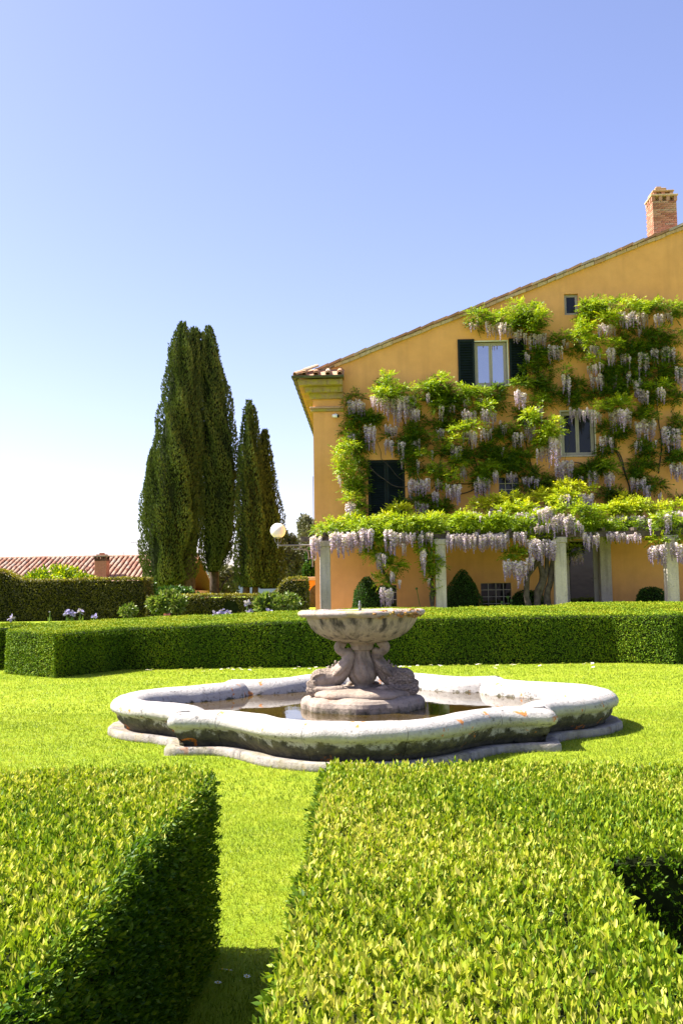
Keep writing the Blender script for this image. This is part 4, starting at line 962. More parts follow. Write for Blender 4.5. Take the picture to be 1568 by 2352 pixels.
# flower bunches: zone, x0, x1, ytop, ybot
R_WL = [(3, *t) for t in [(440, 560, 420, 520), (430, 500, 660, 730), (560, 635, 600, 760), (370, 390, 960, 1040), (430, 490, 1150, 1270), (600, 690, 395, 490), (700, 920, 395, 560), (770, 800, 500, 595), (860, 950, 480, 585), (700, 760, 690, 800), (795, 845, 720, 830), (700, 790, 600, 670),
    (870, 1020, 985, 1100), (1060, 1120, 990, 1070), (920, 1020, 1150, 1240), (1140, 1240, 1030, 1150), (1000, 1030, 370, 440), (1090, 1200, 440, 500), (1090, 1120, 500, 580), (1070, 1125, 615, 700), (820, 840, 830, 920), (925, 950, 850, 930), (1035, 1050, 770, 850), (1040, 1090, 1080, 1170), (895, 950, 700, 780)]]
R_WR = [(3, *t) for t in [(1260, 1360, 640, 740), (1390, 1470, 630, 710), (1260, 1360, 490, 600), (1390, 1500, 490, 595), (1160, 1260, 740, 830), (1240, 1280, 895, 980), (1350, 1440, 985, 1100), (1480, 1505, 930, 1020), (1260, 1310, 410, 470), (1370, 1410, 400, 460)]]
R_WR += [(4, *t) for t in [(120, 160, 965, 1030), (165, 195, 970, 1010), (230, 415, 980, 1080), (420, 510, 1030, 1100), (520, 645, 1060, 1145), (500, 530, 1180, 1260), (650, 750, 1135, 1240), (755, 795, 1100, 1150), (430, 500, 1440, 1560), (500, 570, 1645, 1770), (580, 620, 1540, 1630), (640, 740, 1750, 1930), (410, 490, 1725, 1830), (580, 640, 1825, 1920), (750, 805, 1335, 1500), (800, 930, 1560, 1640), (940, 1015, 1575, 1660), (330, 380, 1650, 1720), (340, 360, 1830, 1880),
    (990, 1110, 990, 1070), (865, 900, 1090, 1160), (1140, 1325, 910, 1010), (1370, 1500, 920, 1000), (910, 1010, 1145, 1215), (1050, 1110, 1155, 1260), (920, 1030, 1255, 1330), (940, 1030, 1330, 1420), (1140, 1210, 1190, 1270), (1270, 1330, 1190, 1340), (1350, 1400, 1160, 1250), (1420, 1500, 1140, 1270), (1180, 1210, 1310, 1400), (1090, 1120, 1340, 1440), (1270, 1340, 1435, 1530), (1380, 1450, 1420, 1510), (1070, 1220, 1565, 1690), (1240, 1380, 1640, 1760), (1420, 1545, 1690, 1830), (1000, 1090, 1750, 1850), (1230, 1290, 1360, 1480), (1510, 1560, 1280, 1440), (1240, 1300, 1780, 1850), (1260, 1285, 1010, 1060), (1360, 1390, 1780, 1830), (1480, 1568, 1930, 2029)]]
R_WR += [(5, *t) for t in [(170, 260, 180, 300), (280, 320, 130, 230), (370, 450, 140, 200), (480, 600, 175, 240), (700, 820, 70, 220), (860, 890, 160, 240), (930, 1000, 135, 250), (1030, 1100, 150, 245), (1210, 1310, 180, 270), (1480, 1568, 90, 190), (1310, 1345, 230, 330), (60, 105, 130, 190), (0, 60, 240, 340), (1400, 1420, 270, 340)]]
R_PL = [(3, *t) for t in [(170, 240, 1400, 1530), (310, 470, 1360, 1510), (440, 620, 1350, 1500), (360, 375, 1480, 1560), (700, 780, 1360, 1510), (760, 920, 1380, 1470), (830, 850, 1440, 1520), (940, 1045, 1370, 1450), (640, 720, 1520, 1630), (740, 770, 1660, 1740), (670, 760, 1770, 1900), (800, 815, 1700, 1780), (300, 600, 1345, 1420)]]
R_PI = [(3, *t) for t in [(960, 990, 1490, 1690), (1010, 1025, 1690, 1740)]]
R_PR = [(3, 1140, 1568, 1380, 1470), (3, 1150, 1568, 1400, 1490), (3, 1330, 1390, 1230, 1270)]
R_PR += [(5, *t) for t in [(150, 200, 415, 460), (440, 560, 420, 525), (260, 340, 390, 440), (560, 685, 380, 500), (690, 830, 435, 555), (730, 870, 300, 380), (850, 960, 295, 400), (1060, 1205, 445, 540), (1240, 1345, 445, 580), (1150, 1250, 440, 500), (1390, 1560, 410, 560), (1490, 1568, 420, 500), (250, 385, 555, 645), (420, 510, 555, 635), (850, 890, 480, 560), (890, 1000, 560, 650), (1050, 1280, 555, 610), (1330, 1450, 640, 760), (1480, 1568, 630, 745), (520, 705, 605, 735), (350, 500, 740, 880), (510, 560, 710, 800), (820, 890, 700, 765), (640, 700, 490, 545), (560, 640, 500, 540)]]

def raceme_mesh(seed):
    r = np.random.default_rng(seed); n = 96; V, F, var = [], [], []
    for k in range(n):
        t = (k + r.uniform(0, 1)) / n; rad = .115 * min(1, .45 + t * 3.2) * (1 - t) ** .9 * (.7 + .3 * r.uniform()) + .008; a = r.uniform(0, 6.28)
        p = Vector((math.cos(a) * rad, math.sin(a) * rad, -t)); s = r.uniform(.06, .10) * (1 - .5 * t); nv = Vector((math.cos(a) + r.normal() * .4, math.sin(a) + r.normal() * .4, r.normal() * .5 + .2)).normalized()
        u = nv.orthogonal().normalized(); w = nv.cross(u); b = len(V); z = Vector((1, 1, .42))
        for q in ((1, 0), (0, .8), (-1, 0), (0, -.8)):
            e = (u * q[0] + w * q[1]) * s; V.append(p + Vector((e.x, e.y, e.z * .55)))
        F.append((b, b + 1, b + 2, b + 3)); var += [min(1, max(0, .82 - .75 * t + r.normal() * .16))] * 4
    return raw_mesh(V, F, M['petal'], var, 'flower_raceme')
RAC = [raceme_mesh(s) for s in range(5)]
WRNG = np.random.default_rng(5); PR = random.Random(9)
def clump_leaves(c, rx, ry, rd, dens, yellow):
    """pinnate leaves fanning from a clump: returns arrays of leaflets"""
    n = max(10, int(dens * rx * ry * 4)); q = WRNG.normal(size=(n, 3)); q = unit(q) * (WRNG.uniform(0, 1, (n, 1)) ** .4)
    q[:, 2] = np.where(q[:, 2] < -.2, q[:, 2] * .6, q[:, 2])
    base = np.array(c) + q * np.array([rx, rd, ry]) * .85
    d = q * np.array([1, 1, .8]) + WRNG.normal(size=(n, 3)) * .45 + np.array([0, -.35, .28]); d = unit(d)
    P, D, L, W, V = [], [], [], [], []
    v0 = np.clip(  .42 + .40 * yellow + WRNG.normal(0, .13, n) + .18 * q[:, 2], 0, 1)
    side = unit(np.cross(d, np.array([0, 0, 1.0]) + WRNG.normal(size=(n, 3)) * .3))
    ln = WRNG.uniform(.18, .30, n)
    for k in range(5):
        t = .25 + .75 * k / 4; pos = base + d * (ln * t)[:, None] + np.array([0, 0, -.06]) * t * t
        if k == 4: dd = d + np.array([0, 0, -.4]); P.append(pos); D.append(dd); L.append(ln * .42); W.append(ln * .15); V.append(v0)
        else:
            for s in (-1, 1): P.append(pos); D.append(side * s + d * .75 + np.array([0, 0, -.35]) + WRNG.normal(size=(n, 3)) * .12); L.append(ln * .42); W.append(ln * .145); V.append(v0)
    return [np.concatenate(a) for a in (P, D, L, W, V)]
def near_ok(p): return not (1300 < p[0] < 1352 and 1260 < p[1] < 1300)
def wisteria(label, loc, leaves, flowers, ybase, stand, trunks, branches, dens, yellow, group=None, roofing=None):
    root = thing('wisteria', loc, label, 'wisteria', group)
    acc = []
    for (zn, x, y, rx, ry, o) in leaves:
        s = SC[zn] / FPX * WY; off = ybase - stand[o] + PR.uniform(-.06, .06); c = at(*ZF[zn](x, y), off); sh = .9 if o == 0 else .95; rx *= sh; ry *= sh
        acc.append(clump_leaves(c, rx * s, ry * s, (.16 + .10 * o) if o < 3 else .15, dens, yellow + (.55 if o == 2 else (.2 if o == 1 else -.2))))  # outer clumps yellower, inner ones darker: sun and shade put into leaf colour
    if roofing:                                # leaf cover lying over the rafters back to the wall
        x_ = roofing[0]
        while x_ < roofing[1]:
            for y_ in (30.95, 31.7, 32.4): acc.append(clump_leaves((x_ + PR.uniform(-.2, .2), y_ + PR.uniform(-.2, .2), zb + .20 + PR.uniform(-.03, .06)), .55, .15, .5, 300, .2))
            x_ += .62
    arrs = [np.concatenate([a[i] for a in acc]) for i in range(5)]
    nl = np.tile([0, -.4, 1.0], (len(arrs[0]), 1)) + WRNG.normal(size=(len(arrs[0]), 3)) * .5
    tag(leaf_mesh('foliage', *arrs, M['wist_leaf'], 'rhomb', .15, root, nl), kind='stuff')
    cnt = 0; rest = []; lv = [(ZF[zn](x, y), o) for zn, x, y, rx, ry, o in leaves]
    for (zn, xa, xb, ya, yb) in flowers:
        n = max(1, int(round((xb - xa) / (7.5 if yellow > .2 else 9.0))))
        for k in range(n):
            x = xa + (xb - xa) * (k + PR.uniform(.15, .85)) / n; pt = ZF[zn](x, ya + PR.uniform(-10, 26))
            below = yellow > .2 and pt[1] > 1221 and near_ok(pt); near = (None, 0) if below else min(lv, key=lambda q: (q[0][0] - pt[0]) ** 2 + (q[0][1] - pt[1]) ** 2)
            Y = ybase - stand[near[1]] - (PR.uniform(.12, .42) if yellow > .2 and near[1] < 3 else PR.uniform(.02, .28)); p = at(*pt, Y); ln = (yb - ya) * SC[zn] / FPX * Y * PR.uniform(.62, 1.2)
            rme = RAC[PR.randrange(5)]; ob = bpy.data.objects.new('flower_raceme', rme)
            if cnt < 300: COL.objects.link(ob); ob.parent = root; ob.location = p - root.location
            wsc = max(.34, min(.58, ln * .95)) * PR.uniform(.85, 1.15); ob.scale = (wsc, wsc, max(.2, ln)); ob.rotation_euler = (PR.uniform(-.06, .06), PR.uniform(-.06, .06), PR.uniform(0, 6.28)); cnt += 1
            if cnt > 300: rest.append((rme, Matrix.Translation(p) @ ob.rotation_euler.to_matrix().to_4x4() @ Matrix.Diagonal((*ob.scale, 1)))); bpy.data.objects.remove(ob)
    if rest:                                   # past the three hundred largest: one mass of racemes
        bm = bmesh.new()
        for rme, mw in rest:
            t_ = rme.copy(); t_.transform(mw); bm.from_mesh(t_); bpy.data.meshes.remove(t_)
        me = bpy.data.meshes.new('raceme_mass'); bm.to_mesh(me); bm.free(); me.materials.append(M['petal']); tag(obj('raceme_mass', me, root), kind='stuff')
    for nm, pts, rad in trunks + branches:
        bm = bmesh.new(); sp = spline(pts, max(8, len(pts) * 7)); sp = [p + mnoise.noise_vector(p * 3.1) * (.03 if nm == 'trunk' else .02) for p in sp]; tube(bm, sp, [q_ * (1 if nm == 'trunk' else .55) for q_ in interp(rad, len(sp))], 8); from_bm(nm, bm, M['bark'], root, True)
    return root, cnt
def br(zone, pts, Y, rad): return ('branch', [at(*ZF[zone](x, y), Y) for x, y in pts], rad)
WB = WY - .06
brL = [br(3, [(740, 1890), (745, 1750), (700, 1660), (640, 1540), (600, 1460), (560, 1340), (520, 1200), (480, 1000), (490, 800), (480, 600), (490, 420)], WY - .12, [.05, .045, .04, .035, .03, .025, .02]),
       br(3, [(520, 820), (580, 870), (620, 930), (700, 990), (770, 1035), (850, 1045), (920, 1000)], WY - .10, [.03, .03, .028, .02]),
       br(3, [(630, 690), (675, 790), (680, 850), (740, 900), (790, 970), (850, 1010)], WY - .09, [.012, .016, .016, .012]),
       br(3, [(920, 1250), (930, 1100), (900, 900), (890, 750), (830, 560), (740, 420), (720, 280)], WB, [.035, .03, .025, .012]),
       br(3, [(1050, 1200), (1080, 1000), (1110, 800), (1120, 600), (1110, 420), (1090, 300)], WB, [.035, .03, .02, .012]),
       br(3, [(1000, 690), (1040, 740), (1100, 760)], WB, [.012, .014, .01]), br(3, [(350, 395), (410, 435), (470, 450)], WB, [.005, .006, .008])]
brR = [br(3, [(1180, 1110), (1260, 1095), (1330, 1070), (1400, 1010), (1480, 930)], WB, [.02, .035, .035, .03]), br(3, [(1140, 1040), (1230, 1022), (1320, 1022), (1400, 1000)], WB, [.02, .03, .03, .02]),
       br(3, [(1420, 1200), (1400, 1000), (1330, 800), (1300, 620), (1310, 480)], WB, [.04, .035, .03, .015]), br(4, [(560, 2020), (520, 1850), (500, 1700), (560, 1500), (590, 1300), (570, 1150), (560, 980)], WB, [.04, .035, .03, .02]),
       br(4, [(1180, 2020), (1150, 1900), (1100, 1790), (1150, 1600), (1130, 1420), (1200, 1250), (1160, 1080), (1080, 900)], WB, [.045, .04, .035, .02]), br(5, [(1210, 330), (1200, 230), (1150, 90), (1110, 0)], WB, [.05, .045, .04, .035]),
       br(4, [(820, 1920), (870, 1930), (910, 1970)], WB - .03, [.02, .03, .03]), br(5, [(520, 0), (545, 110), (600, 170)], WB, [.035, .035, .03]), br(4, [(1400, 2000), (1420, 1800), (1390, 1550), (1400, 1300), (1350, 1100), (1390, 900)], WB, [.04, .03, .025, .015]),
       br(4, [(930, 1420), (950, 1460), (1000, 1480)], WB, [.012, .014, .01]), br(4, [(760, 1205), (830, 1205), (890, 1225), (920, 1240)], WB, [.005, .008, .01, .012]), br(4, [(690, 1540), (740, 1600), (790, 1690), (800, 1780), (770, 1900), (740, 2000)], WY - .25, [.008, .01, .01, .008])]
def fill(lst, seed, k=1):
    q = random.Random(seed); out = list(lst); wins = [(1040, 775, 1212, 892), (1285, 668, 1335, 730), (1283, 940, 1370, 1052), (843, 1053, 932, 1200), (1140, 1090, 1195, 1140)]
    for (zn, x, y, rx, ry, o) in lst:
        for _ in range(k):
            xx, yy = x + q.uniform(-70, 70), y + q.uniform(0, 75); px_, py_ = ZF[zn](xx, yy)
            if any(a_ - 8 < px_ < c_ + 8 and b_ - 8 < py_ < d_ + 8 for a_, b_, c_, d_ in wins) or px_ < 790: continue
            out.append((zn, xx, yy, rx * .8, ry * .8, 0))
    return out
WALL_L = fill(WALL_L, 1); WALL_R = fill(WALL_R, 2)
STW = {0: .18, 1: .45, 2: .85, 3: .2}; STP = {0: .02, 1: -.9, 2: -1.6, 3: -2.0}
n_r = []
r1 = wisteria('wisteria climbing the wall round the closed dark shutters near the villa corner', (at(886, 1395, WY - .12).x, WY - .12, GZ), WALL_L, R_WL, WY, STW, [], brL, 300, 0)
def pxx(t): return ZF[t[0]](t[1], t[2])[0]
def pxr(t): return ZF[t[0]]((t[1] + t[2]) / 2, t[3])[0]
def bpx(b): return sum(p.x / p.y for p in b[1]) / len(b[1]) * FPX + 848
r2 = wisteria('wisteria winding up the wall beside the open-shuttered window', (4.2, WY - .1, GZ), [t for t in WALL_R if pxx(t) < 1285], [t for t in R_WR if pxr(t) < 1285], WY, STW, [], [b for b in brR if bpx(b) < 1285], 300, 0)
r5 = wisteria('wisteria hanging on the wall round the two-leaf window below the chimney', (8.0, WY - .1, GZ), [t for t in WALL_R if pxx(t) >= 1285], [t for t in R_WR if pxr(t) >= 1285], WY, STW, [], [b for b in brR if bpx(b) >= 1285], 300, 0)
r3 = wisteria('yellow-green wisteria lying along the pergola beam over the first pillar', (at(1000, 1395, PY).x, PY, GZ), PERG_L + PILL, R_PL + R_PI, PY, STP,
     [('trunk', [at(*Z3(x, y), PY + .02) for x, y in ((1048, 1935), (1050, 1800), (1030, 1740), (1050, 1660), (1020, 1560), (1000, 1440), (990, 1340))], [.05, .045, .04, .035, .03]), ('trunk', [at(*Z3(x, y), PY + .06) for x, y in ((1052, 1940), (1030, 1830), (1045, 1720), (1015, 1600), (1040, 1480), (1030, 1360))], [.03, .03, .03, .02])],
     [('trunk', [at(*Z3(x, y), PY + .1) for x, y in ((738, 1925), (740, 1750), (700, 1660), (640, 1560), (610, 1440), (600, 1340))], [.055, .05, .045, .04, .035])], 400, .5, None, (-.95, 3.6))
tk = [('trunk', [at(*Z5(x, y), PY + .05) for x, y in pts], rad) for pts, rad in (
     ([(535, 1075), (510, 980), (515, 860), (560, 780), (610, 700), (640, 560)], [.10, .09, .08, .08, .07]), ([(585, 1075), (585, 960), (620, 860), (600, 740), (610, 640), (620, 540)], [.11, .10, .09, .08, .07]), ([(595, 1000), (640, 850), (650, 740), (640, 620), (660, 540)], [.07, .07, .06, .05]), ([(660, 1075), (650, 960), (670, 880), (690, 700), (680, 560)], [.12, .10, .09, .07, .06]))]
r4 = wisteria('wisteria with thick twisted trunks by the glass door, spilling over the pergola', (at(1225, 1395, PY).x, PY, GZ), PERG_R, R_PR, PY, STP, tk, [br(5, [(500, 560), (560, 650), (480, 700)], PY, [.03, .025, .015]), br(5, [(1400, 500), (1420, 560), (1440, 600)], PY - .05, [.02, .015, .01])], 400, .55, None, (3.8, 11.5))
print('racemes', r1[1], r2[1], r3[1], r4[1], r5[1])

# ------------------------------------------------------------------ topiary and shrubs by the villa
def leafy_solid(name, label, cat, c, prof, mat, n, L, W, group=None, lum=.03):
    """clipped bush of revolution: prof = [(radius, height)]"""
    root = thing(name, c, label, cat, group); bm = bmesh.new(); lathe(bm, [(max(.01, r - .06), z * .97 + c[2]) for r, z in prof], 20, None, c[0], c[1]); from_bm('twigs', bm, M['core'], root)
    zs = np.array([z for r, z in prof]); rs = np.array([r for r, z in prof]); z = rng.uniform(0, 1, n * 3) * zs[-1]; r = np.interp(z, zs, rs); k = rng.uniform(0, rs.max(), n * 3) < r + .08; z, r = z[k][:n], r[k][:n]
    a = rng.uniform(0, 6.283, len(z)); N_ = np.column_stack([np.cos(a), np.sin(a), np.full(len(z), .45)]); N_ = unit(N_)
    r2 = r * (1 + .05 * np.sin(a * 3 + z * 5) + .05 * np.sin(a * 7 - z * 9)) + rng.uniform(-.05, .02, len(z)); P = np.column_stack([c[0] + np.cos(a) * r2, c[1] + np.sin(a) * r2, c[2] + z])
    D = N_ + rng.normal(size=P.shape) * .55; s = rng.uniform(.7, 1.3, len(z))
    tag(leaf_mesh('foliage', P, D, L * s, W * s, np.clip(.5 + rng.normal(0, .22, len(z)), 0, 1), mat, 'rhomb', .2, root), kind='stuff'); return root
c1 = at(843, 1390, 31.6); c2 = at(1063, 1390, 31.8); c3 = at(1497, 1388, 31.8); c4 = at(1212, 1392, 32.2)
leafy_solid('box_cone', 'conical clipped box bush by the first pergola pillar in front of a barred window', 'bush', (c1.x, 31.6, GZ), [(.40, 0), (.46, .25), (.43, .5), (.34, .8), (.20, 1.05), (.05, 1.22)], M['cone_leaf'], 5000, .05, .03)
leafy_solid('box_cone', 'conical clipped box bush between a pillar and the wide barred window', 'bush', (c2.x, 31.8, GZ), [(.50, 0), (.56, .25), (.53, .5), (.42, .85), (.25, 1.15), (.06, 1.40)], M['cone_leaf'], 6000, .05, .03)
leafy_solid('box_dome', 'low round box bush against the ochre wall beside the last pillar', 'bush', (c3.x, 31.9, GZ), [(.42, 0), (.46, .3), (.42, .5), (.30, .68), (.1, .76)], M['cone_leaf'], 4000, .05, .03)
leafy_solid('box_dome', 'small round box bush behind the twisted wisteria trunks', 'bush', (c4.x, 32.3, GZ), [(.5, 0), (.55, .3), (.46, .52), (.30, .66), (.1, .72)], M['cone_leaf'], 3500, .05, .03)

def shrub(name, label, px, py, Y, wpx, hpx, n, L, W, mat, stems=7):
    b = at(px, py, Y); s = Y / FPX; rx = wpx * s / 2; h = hpx * s; zb_ = tz(Y) if Y > 24 else 0; root = thing(name, (b.x, Y, zb_), label, 'shrub')
    q = unit(rng.normal(size=(n, 3))) * rng.uniform(.15, 1, (n, 1)) ** .5; top = b.z + h
    cl = unit(rng.normal(size=(14, 3))) * .75; w = np.argmin(((q[:, None] - cl[None]) ** 2).sum(2), 1); q = q * .62 + cl[w] * .38 * rng.uniform(.5, 1.2, (n, 1))
    P = np.array([b.x, Y, (top + zb_) / 2 + .1]) + q * np.array([rx, rx * .8, (top - zb_) / 2 * .95]); D = q + rng.normal(size=P.shape) * .6 + np.array([0, -.2, .2]); sc = rng.uniform(.7, 1.3, n)
    tag(leaf_mesh('foliage', P, D, L * sc, W * sc, np.clip(.55 + rng.normal(0, .25, n), 0, 1), mat, 'rhomb', .2, root), kind='stuff')
    for k in range(stems):
        bm = bmesh.new(); a = rng.uniform(0, 6.28); tube(bm, spline([(b.x, Y, zb_), (b.x + math.cos(a) * rx * .3, Y + math.sin(a) * rx * .3, (zb_ + top) / 2), (b.x + math.cos(a) * rx * .6, Y + math.sin(a) * rx * .6, top - .1)], 8), interp([.018, .012, .006], 8), 5); from_bm('stem', bm, M['bark2'], root)
shrub('shrub', 'loose leafy citrus shrub with pale glossy leaves in front of the low hedge', 384, 1410, 27.6, 96, 48, 2600, .12, .05, M['shrub_leaf'])
shrub('shrub', 'pale green rose bush beside the raised hedge block', 650, 1398, 27.6, 92, 33, 1500, .10, .05, M['shrub_leaf'])
shrub('shrub', 'broad-leaved young plant beside the violet irises', 607, 1398, 27.5, 40, 24, 260, .20, .10, M['shrub_leaf'], 4)
shrub('shrub', 'low grey-green leafy plant at the foot of the tall hedge', 295, 1412, 27.3, 42, 16, 420, .12, .045, M['shrub_leaf'], 4)
shrub('shrub', 'mounded yellow-green climber tumbling before the tiled roof', 140, 1332, 33.0, 215, 40, 8000, .13, .055, M['wist_leaf'], 6)
shrub('shrub', 'green bush beneath the cypress trunks beyond the low hedge', 400, 1372, 33.5, 140, 20, 3000, .14, .07, M['cone_leaf'], 5)
shrub('shrub', 'dark green bush closing the gap beside the tall hedge end', 340, 1374, 32.0, 40, 44, 1800, .12, .06, M['cone_leaf'], 5)

def iris(px, ytop, Y, label, bud=False, col='iris', group='irises along the hedge'):
    t = at(px, ytop, Y); z0 = tz(Y); root = thing('iris', (t.x, Y, z0), label, 'flower', group); bm = bmesh.new(); tube(bm, [(t.x - .02, Y, z0), (t.x - .01, Y, (z0 + t.z) / 2), (t.x, Y, t.z)], [.014, .012, .008], 6); from_bm('stem', bm, M['stem'], root)
    n = 9 if not bud else 4; q = rng.normal(size=(n, 3)); q[:, 2] = np.abs(q[:, 2]) * .6 * np.where(np.arange(n) % 2, 1, -1); P = np.tile([t.x, Y, t.z], (n, 1)) + rng.normal(size=(n, 3)) * .012
    s = .12 if not bud else .05; leaf_mesh('petals', P, q, np.full(n, s), np.full(n, s * .75), np.full(n, .5) + rng.normal(0, .2, n), M[col] if col in ('iris',) else M[col], 'oval', .3, root)
    m = 5; P = np.tile([t.x, Y, z0], (m, 1)) + rng.normal(size=(m, 3)) * np.array([.05, .05, 0]); D = np.tile([0, 0, 1.0], (m, 1)) + rng.normal(size=(m, 3)) * .18
    leaf_mesh('leaves', P, D, np.full(m, max(.12, (t.z - z0) * .6)), np.full(m, .035), np.full(m, .5), M['shrub_leaf'], 'rhomb', .1, root)
def zq(x, y): return (x / 2.8 / 1.5944, (1950 + y / 2.8) / 1.5944)
def zw(x, y): return ((500 + x / 2.412) / 1.5944, (2050 + y / 2.412) / 1.5944)
for x, y in ((120, 882), (690, 822), (745, 830), (828, 806), (968, 858)): iris(*zq(x, y), 27.2, 'pale violet iris in bloom in front of the tall brownish hedge', group='irises before the tall hedge')
iris(*zq(518, 812), 27.2, 'single closed iris bud on a tall stalk by the tall hedge', True)
for x, y in ((702, 478), (732, 470), (786, 466), (820, 472), (1168, 460), (996, 452)): iris(*zw(x, y), 27.2, 'pale violet iris in bloom in front of the low hedge', group='irises before the low hedge')
iris(*zw(977, 385), 27.2, 'tall deep violet iris standing above the others beside the rose bush'); iris(*zw(765, 442), 27.2, 'closed white iris bud near the dark hollow of the hedge', True)
iris(*zw(270, 484), 27.2, 'small pink bloom at the foot of the citrus shrub', col='pink')
for x, y0, y1 in ((383, 990, 1070), (345, 1025, 1070), (408, 1015, 1075)):
    a = at(*Z5(x, y0), 31.3); root = thing('allium', (a.x, 31.3, GZ), 'thin green seed-head stalk standing before the wide barred window', 'flower', 'stalks by the barred window')
    bm = bmesh.new(); tube(bm, [(a.x + .03, 31.3, GZ), (a.x, 31.3, a.z)], .009, 5); from_bm('stem', bm, M['stem'], root); bm = bmesh.new(); bmesh.ops.create_icosphere(bm, subdivisions=2, radius=.045, matrix=Matrix.Translation(a)); jitter(bm, .02, 30); from_bm('seed_head', bm, M['stem'], root)
a = at(*Z3(930, 1775), 31.0); root = thing('allium', (a.x, 31.0, GZ), 'single tall thin green stalk between the first two pergola pillars', 'flower')
bm = bmesh.new(); tube(bm, [(a.x + .14, 31.0, GZ), (a.x, 31.0, a.z)], .011, 5); from_bm('stem', bm, M['stem'], root); bm = bmesh.new(); bmesh.ops.create_icosphere(bm, subdivisions=2, radius=.04, matrix=Matrix.Translation(a)); from_bm('seed_head', bm, M['stem'], root)

# ------------------------------------------------------------------ cypresses
CY = 42.0
def ZC(x, y): return ((480 + x / 2.1375) / 1.5944, (1150 + y / 2.1375) / 1.5944)
def cypress(label, spires, Y, n, browny=0.0, trunks=(), group=None):
    """spires: list of outlines [(y, xleft, xright)...] in the survey picture; each becomes a column of upswept sprays"""
    bx_ = np.mean([np.mean([(s[-1][1] + s[-1][2]) / 2]) for s in spires]); b0 = at(*ZC(bx_, 2150), Y); root = thing('cypress_tree', (b0.x, Y, .95), label, 'cypress', group)
    Ps, Ds, Ls, Vs = [], [], [], []
    bmc = bmesh.new()
    for si, s in enumerate(spires):
        zz, cc, rr = [], [], []
        for (y, xa, xb) in s:
            A = at(*ZC(xa, y), Y); B = at(*ZC(xb, y), Y); zz.append((A.z + B.z) / 2); cc.append((A.x + B.x) / 2); rr.append(abs(B.x - A.x) / 2)
        zz, cc, rr = np.array(zz[::-1]), np.array(cc[::-1]), np.array(rr[::-1]); yo = Y + (si % 2) * .5 - .2
        m = int(n * 2.7 * (zz[-1] - zz[0]) * rr.mean()); z = rng.uniform(zz[0], zz[-1], m * 2); r = np.interp(z, zz, rr); k = rng.uniform(0, rr.max(), m * 2) < r + .1; z, r = z[k], r[k]; a = rng.uniform(0, 6.283, len(z)); c = np.interp(z, zz, cc)
        # vertical flame-shaped lobes: the surface swells and sinks round the column
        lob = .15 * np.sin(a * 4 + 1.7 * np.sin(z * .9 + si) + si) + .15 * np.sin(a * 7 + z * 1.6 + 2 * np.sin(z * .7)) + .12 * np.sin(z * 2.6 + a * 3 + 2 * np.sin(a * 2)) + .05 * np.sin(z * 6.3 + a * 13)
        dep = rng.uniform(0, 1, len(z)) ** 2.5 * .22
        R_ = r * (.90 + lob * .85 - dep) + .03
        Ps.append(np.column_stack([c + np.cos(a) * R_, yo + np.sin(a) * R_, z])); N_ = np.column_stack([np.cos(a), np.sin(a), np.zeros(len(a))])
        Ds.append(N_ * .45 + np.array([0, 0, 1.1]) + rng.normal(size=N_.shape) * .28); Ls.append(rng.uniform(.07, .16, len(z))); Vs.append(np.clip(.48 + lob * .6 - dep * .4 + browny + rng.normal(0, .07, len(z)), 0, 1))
        lathe_r = []
        for k in range(len(zz)): lathe_r.append((max(.02, rr[k] * .72), zz[k], cc[k]))
        rings = [[bmc.verts.new((c_ + math.cos(t) * r_2, yo + math.sin(t) * r_2, z_2)) for t in np.linspace(0, 6.283, 14, endpoint=False)] for r_2, z_2, c_ in lathe_r]
        for A, B in zip(rings[:-1], rings[1:]):
            for k in range(14): bmc.faces.new((A[k], A[(k + 1) % 14], B[(k + 1) % 14], B[k]))
    from_bm('inner_crown', bmc, M['core'], root)
    P = np.concatenate(Ps); L = np.concatenate(Ls)
    tag(leaf_mesh('crown', P, np.concatenate(Ds), L, L * .42, np.concatenate(Vs), M['cypress'], 'rhomb', .3, root), kind='stuff')
    for pts, rad in trunks:
        bm = bmesh.new(); sp = spline([at(*ZC(x, y), Y + .15) for x, y in pts], 14); tube(bm, sp, interp(rad, 14), 9); from_bm('trunk', bm, M['bark2'], root, True)
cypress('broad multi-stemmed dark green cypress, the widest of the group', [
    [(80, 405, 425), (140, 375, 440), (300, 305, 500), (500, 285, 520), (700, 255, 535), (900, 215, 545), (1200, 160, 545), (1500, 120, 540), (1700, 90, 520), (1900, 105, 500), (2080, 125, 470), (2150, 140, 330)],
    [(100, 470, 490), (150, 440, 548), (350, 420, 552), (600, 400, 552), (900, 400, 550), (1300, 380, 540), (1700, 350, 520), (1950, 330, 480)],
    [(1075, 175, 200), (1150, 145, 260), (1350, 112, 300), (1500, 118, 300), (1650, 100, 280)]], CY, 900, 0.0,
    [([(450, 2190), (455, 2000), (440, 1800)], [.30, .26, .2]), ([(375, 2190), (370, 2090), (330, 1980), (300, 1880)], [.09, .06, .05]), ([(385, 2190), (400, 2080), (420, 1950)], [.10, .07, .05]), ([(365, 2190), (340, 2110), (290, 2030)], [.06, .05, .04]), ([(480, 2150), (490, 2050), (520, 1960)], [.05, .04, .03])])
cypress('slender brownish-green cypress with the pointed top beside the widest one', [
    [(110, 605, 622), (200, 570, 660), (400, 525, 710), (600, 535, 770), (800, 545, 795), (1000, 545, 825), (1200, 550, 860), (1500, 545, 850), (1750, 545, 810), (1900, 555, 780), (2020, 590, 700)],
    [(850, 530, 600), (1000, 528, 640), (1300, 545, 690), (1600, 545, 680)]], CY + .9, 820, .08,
    [([(655, 2190), (650, 2000), (640, 1800)], [.22, .2, .16]), ([(680, 2190), (730, 2100), (780, 2050)], [.05, .04, .02])])
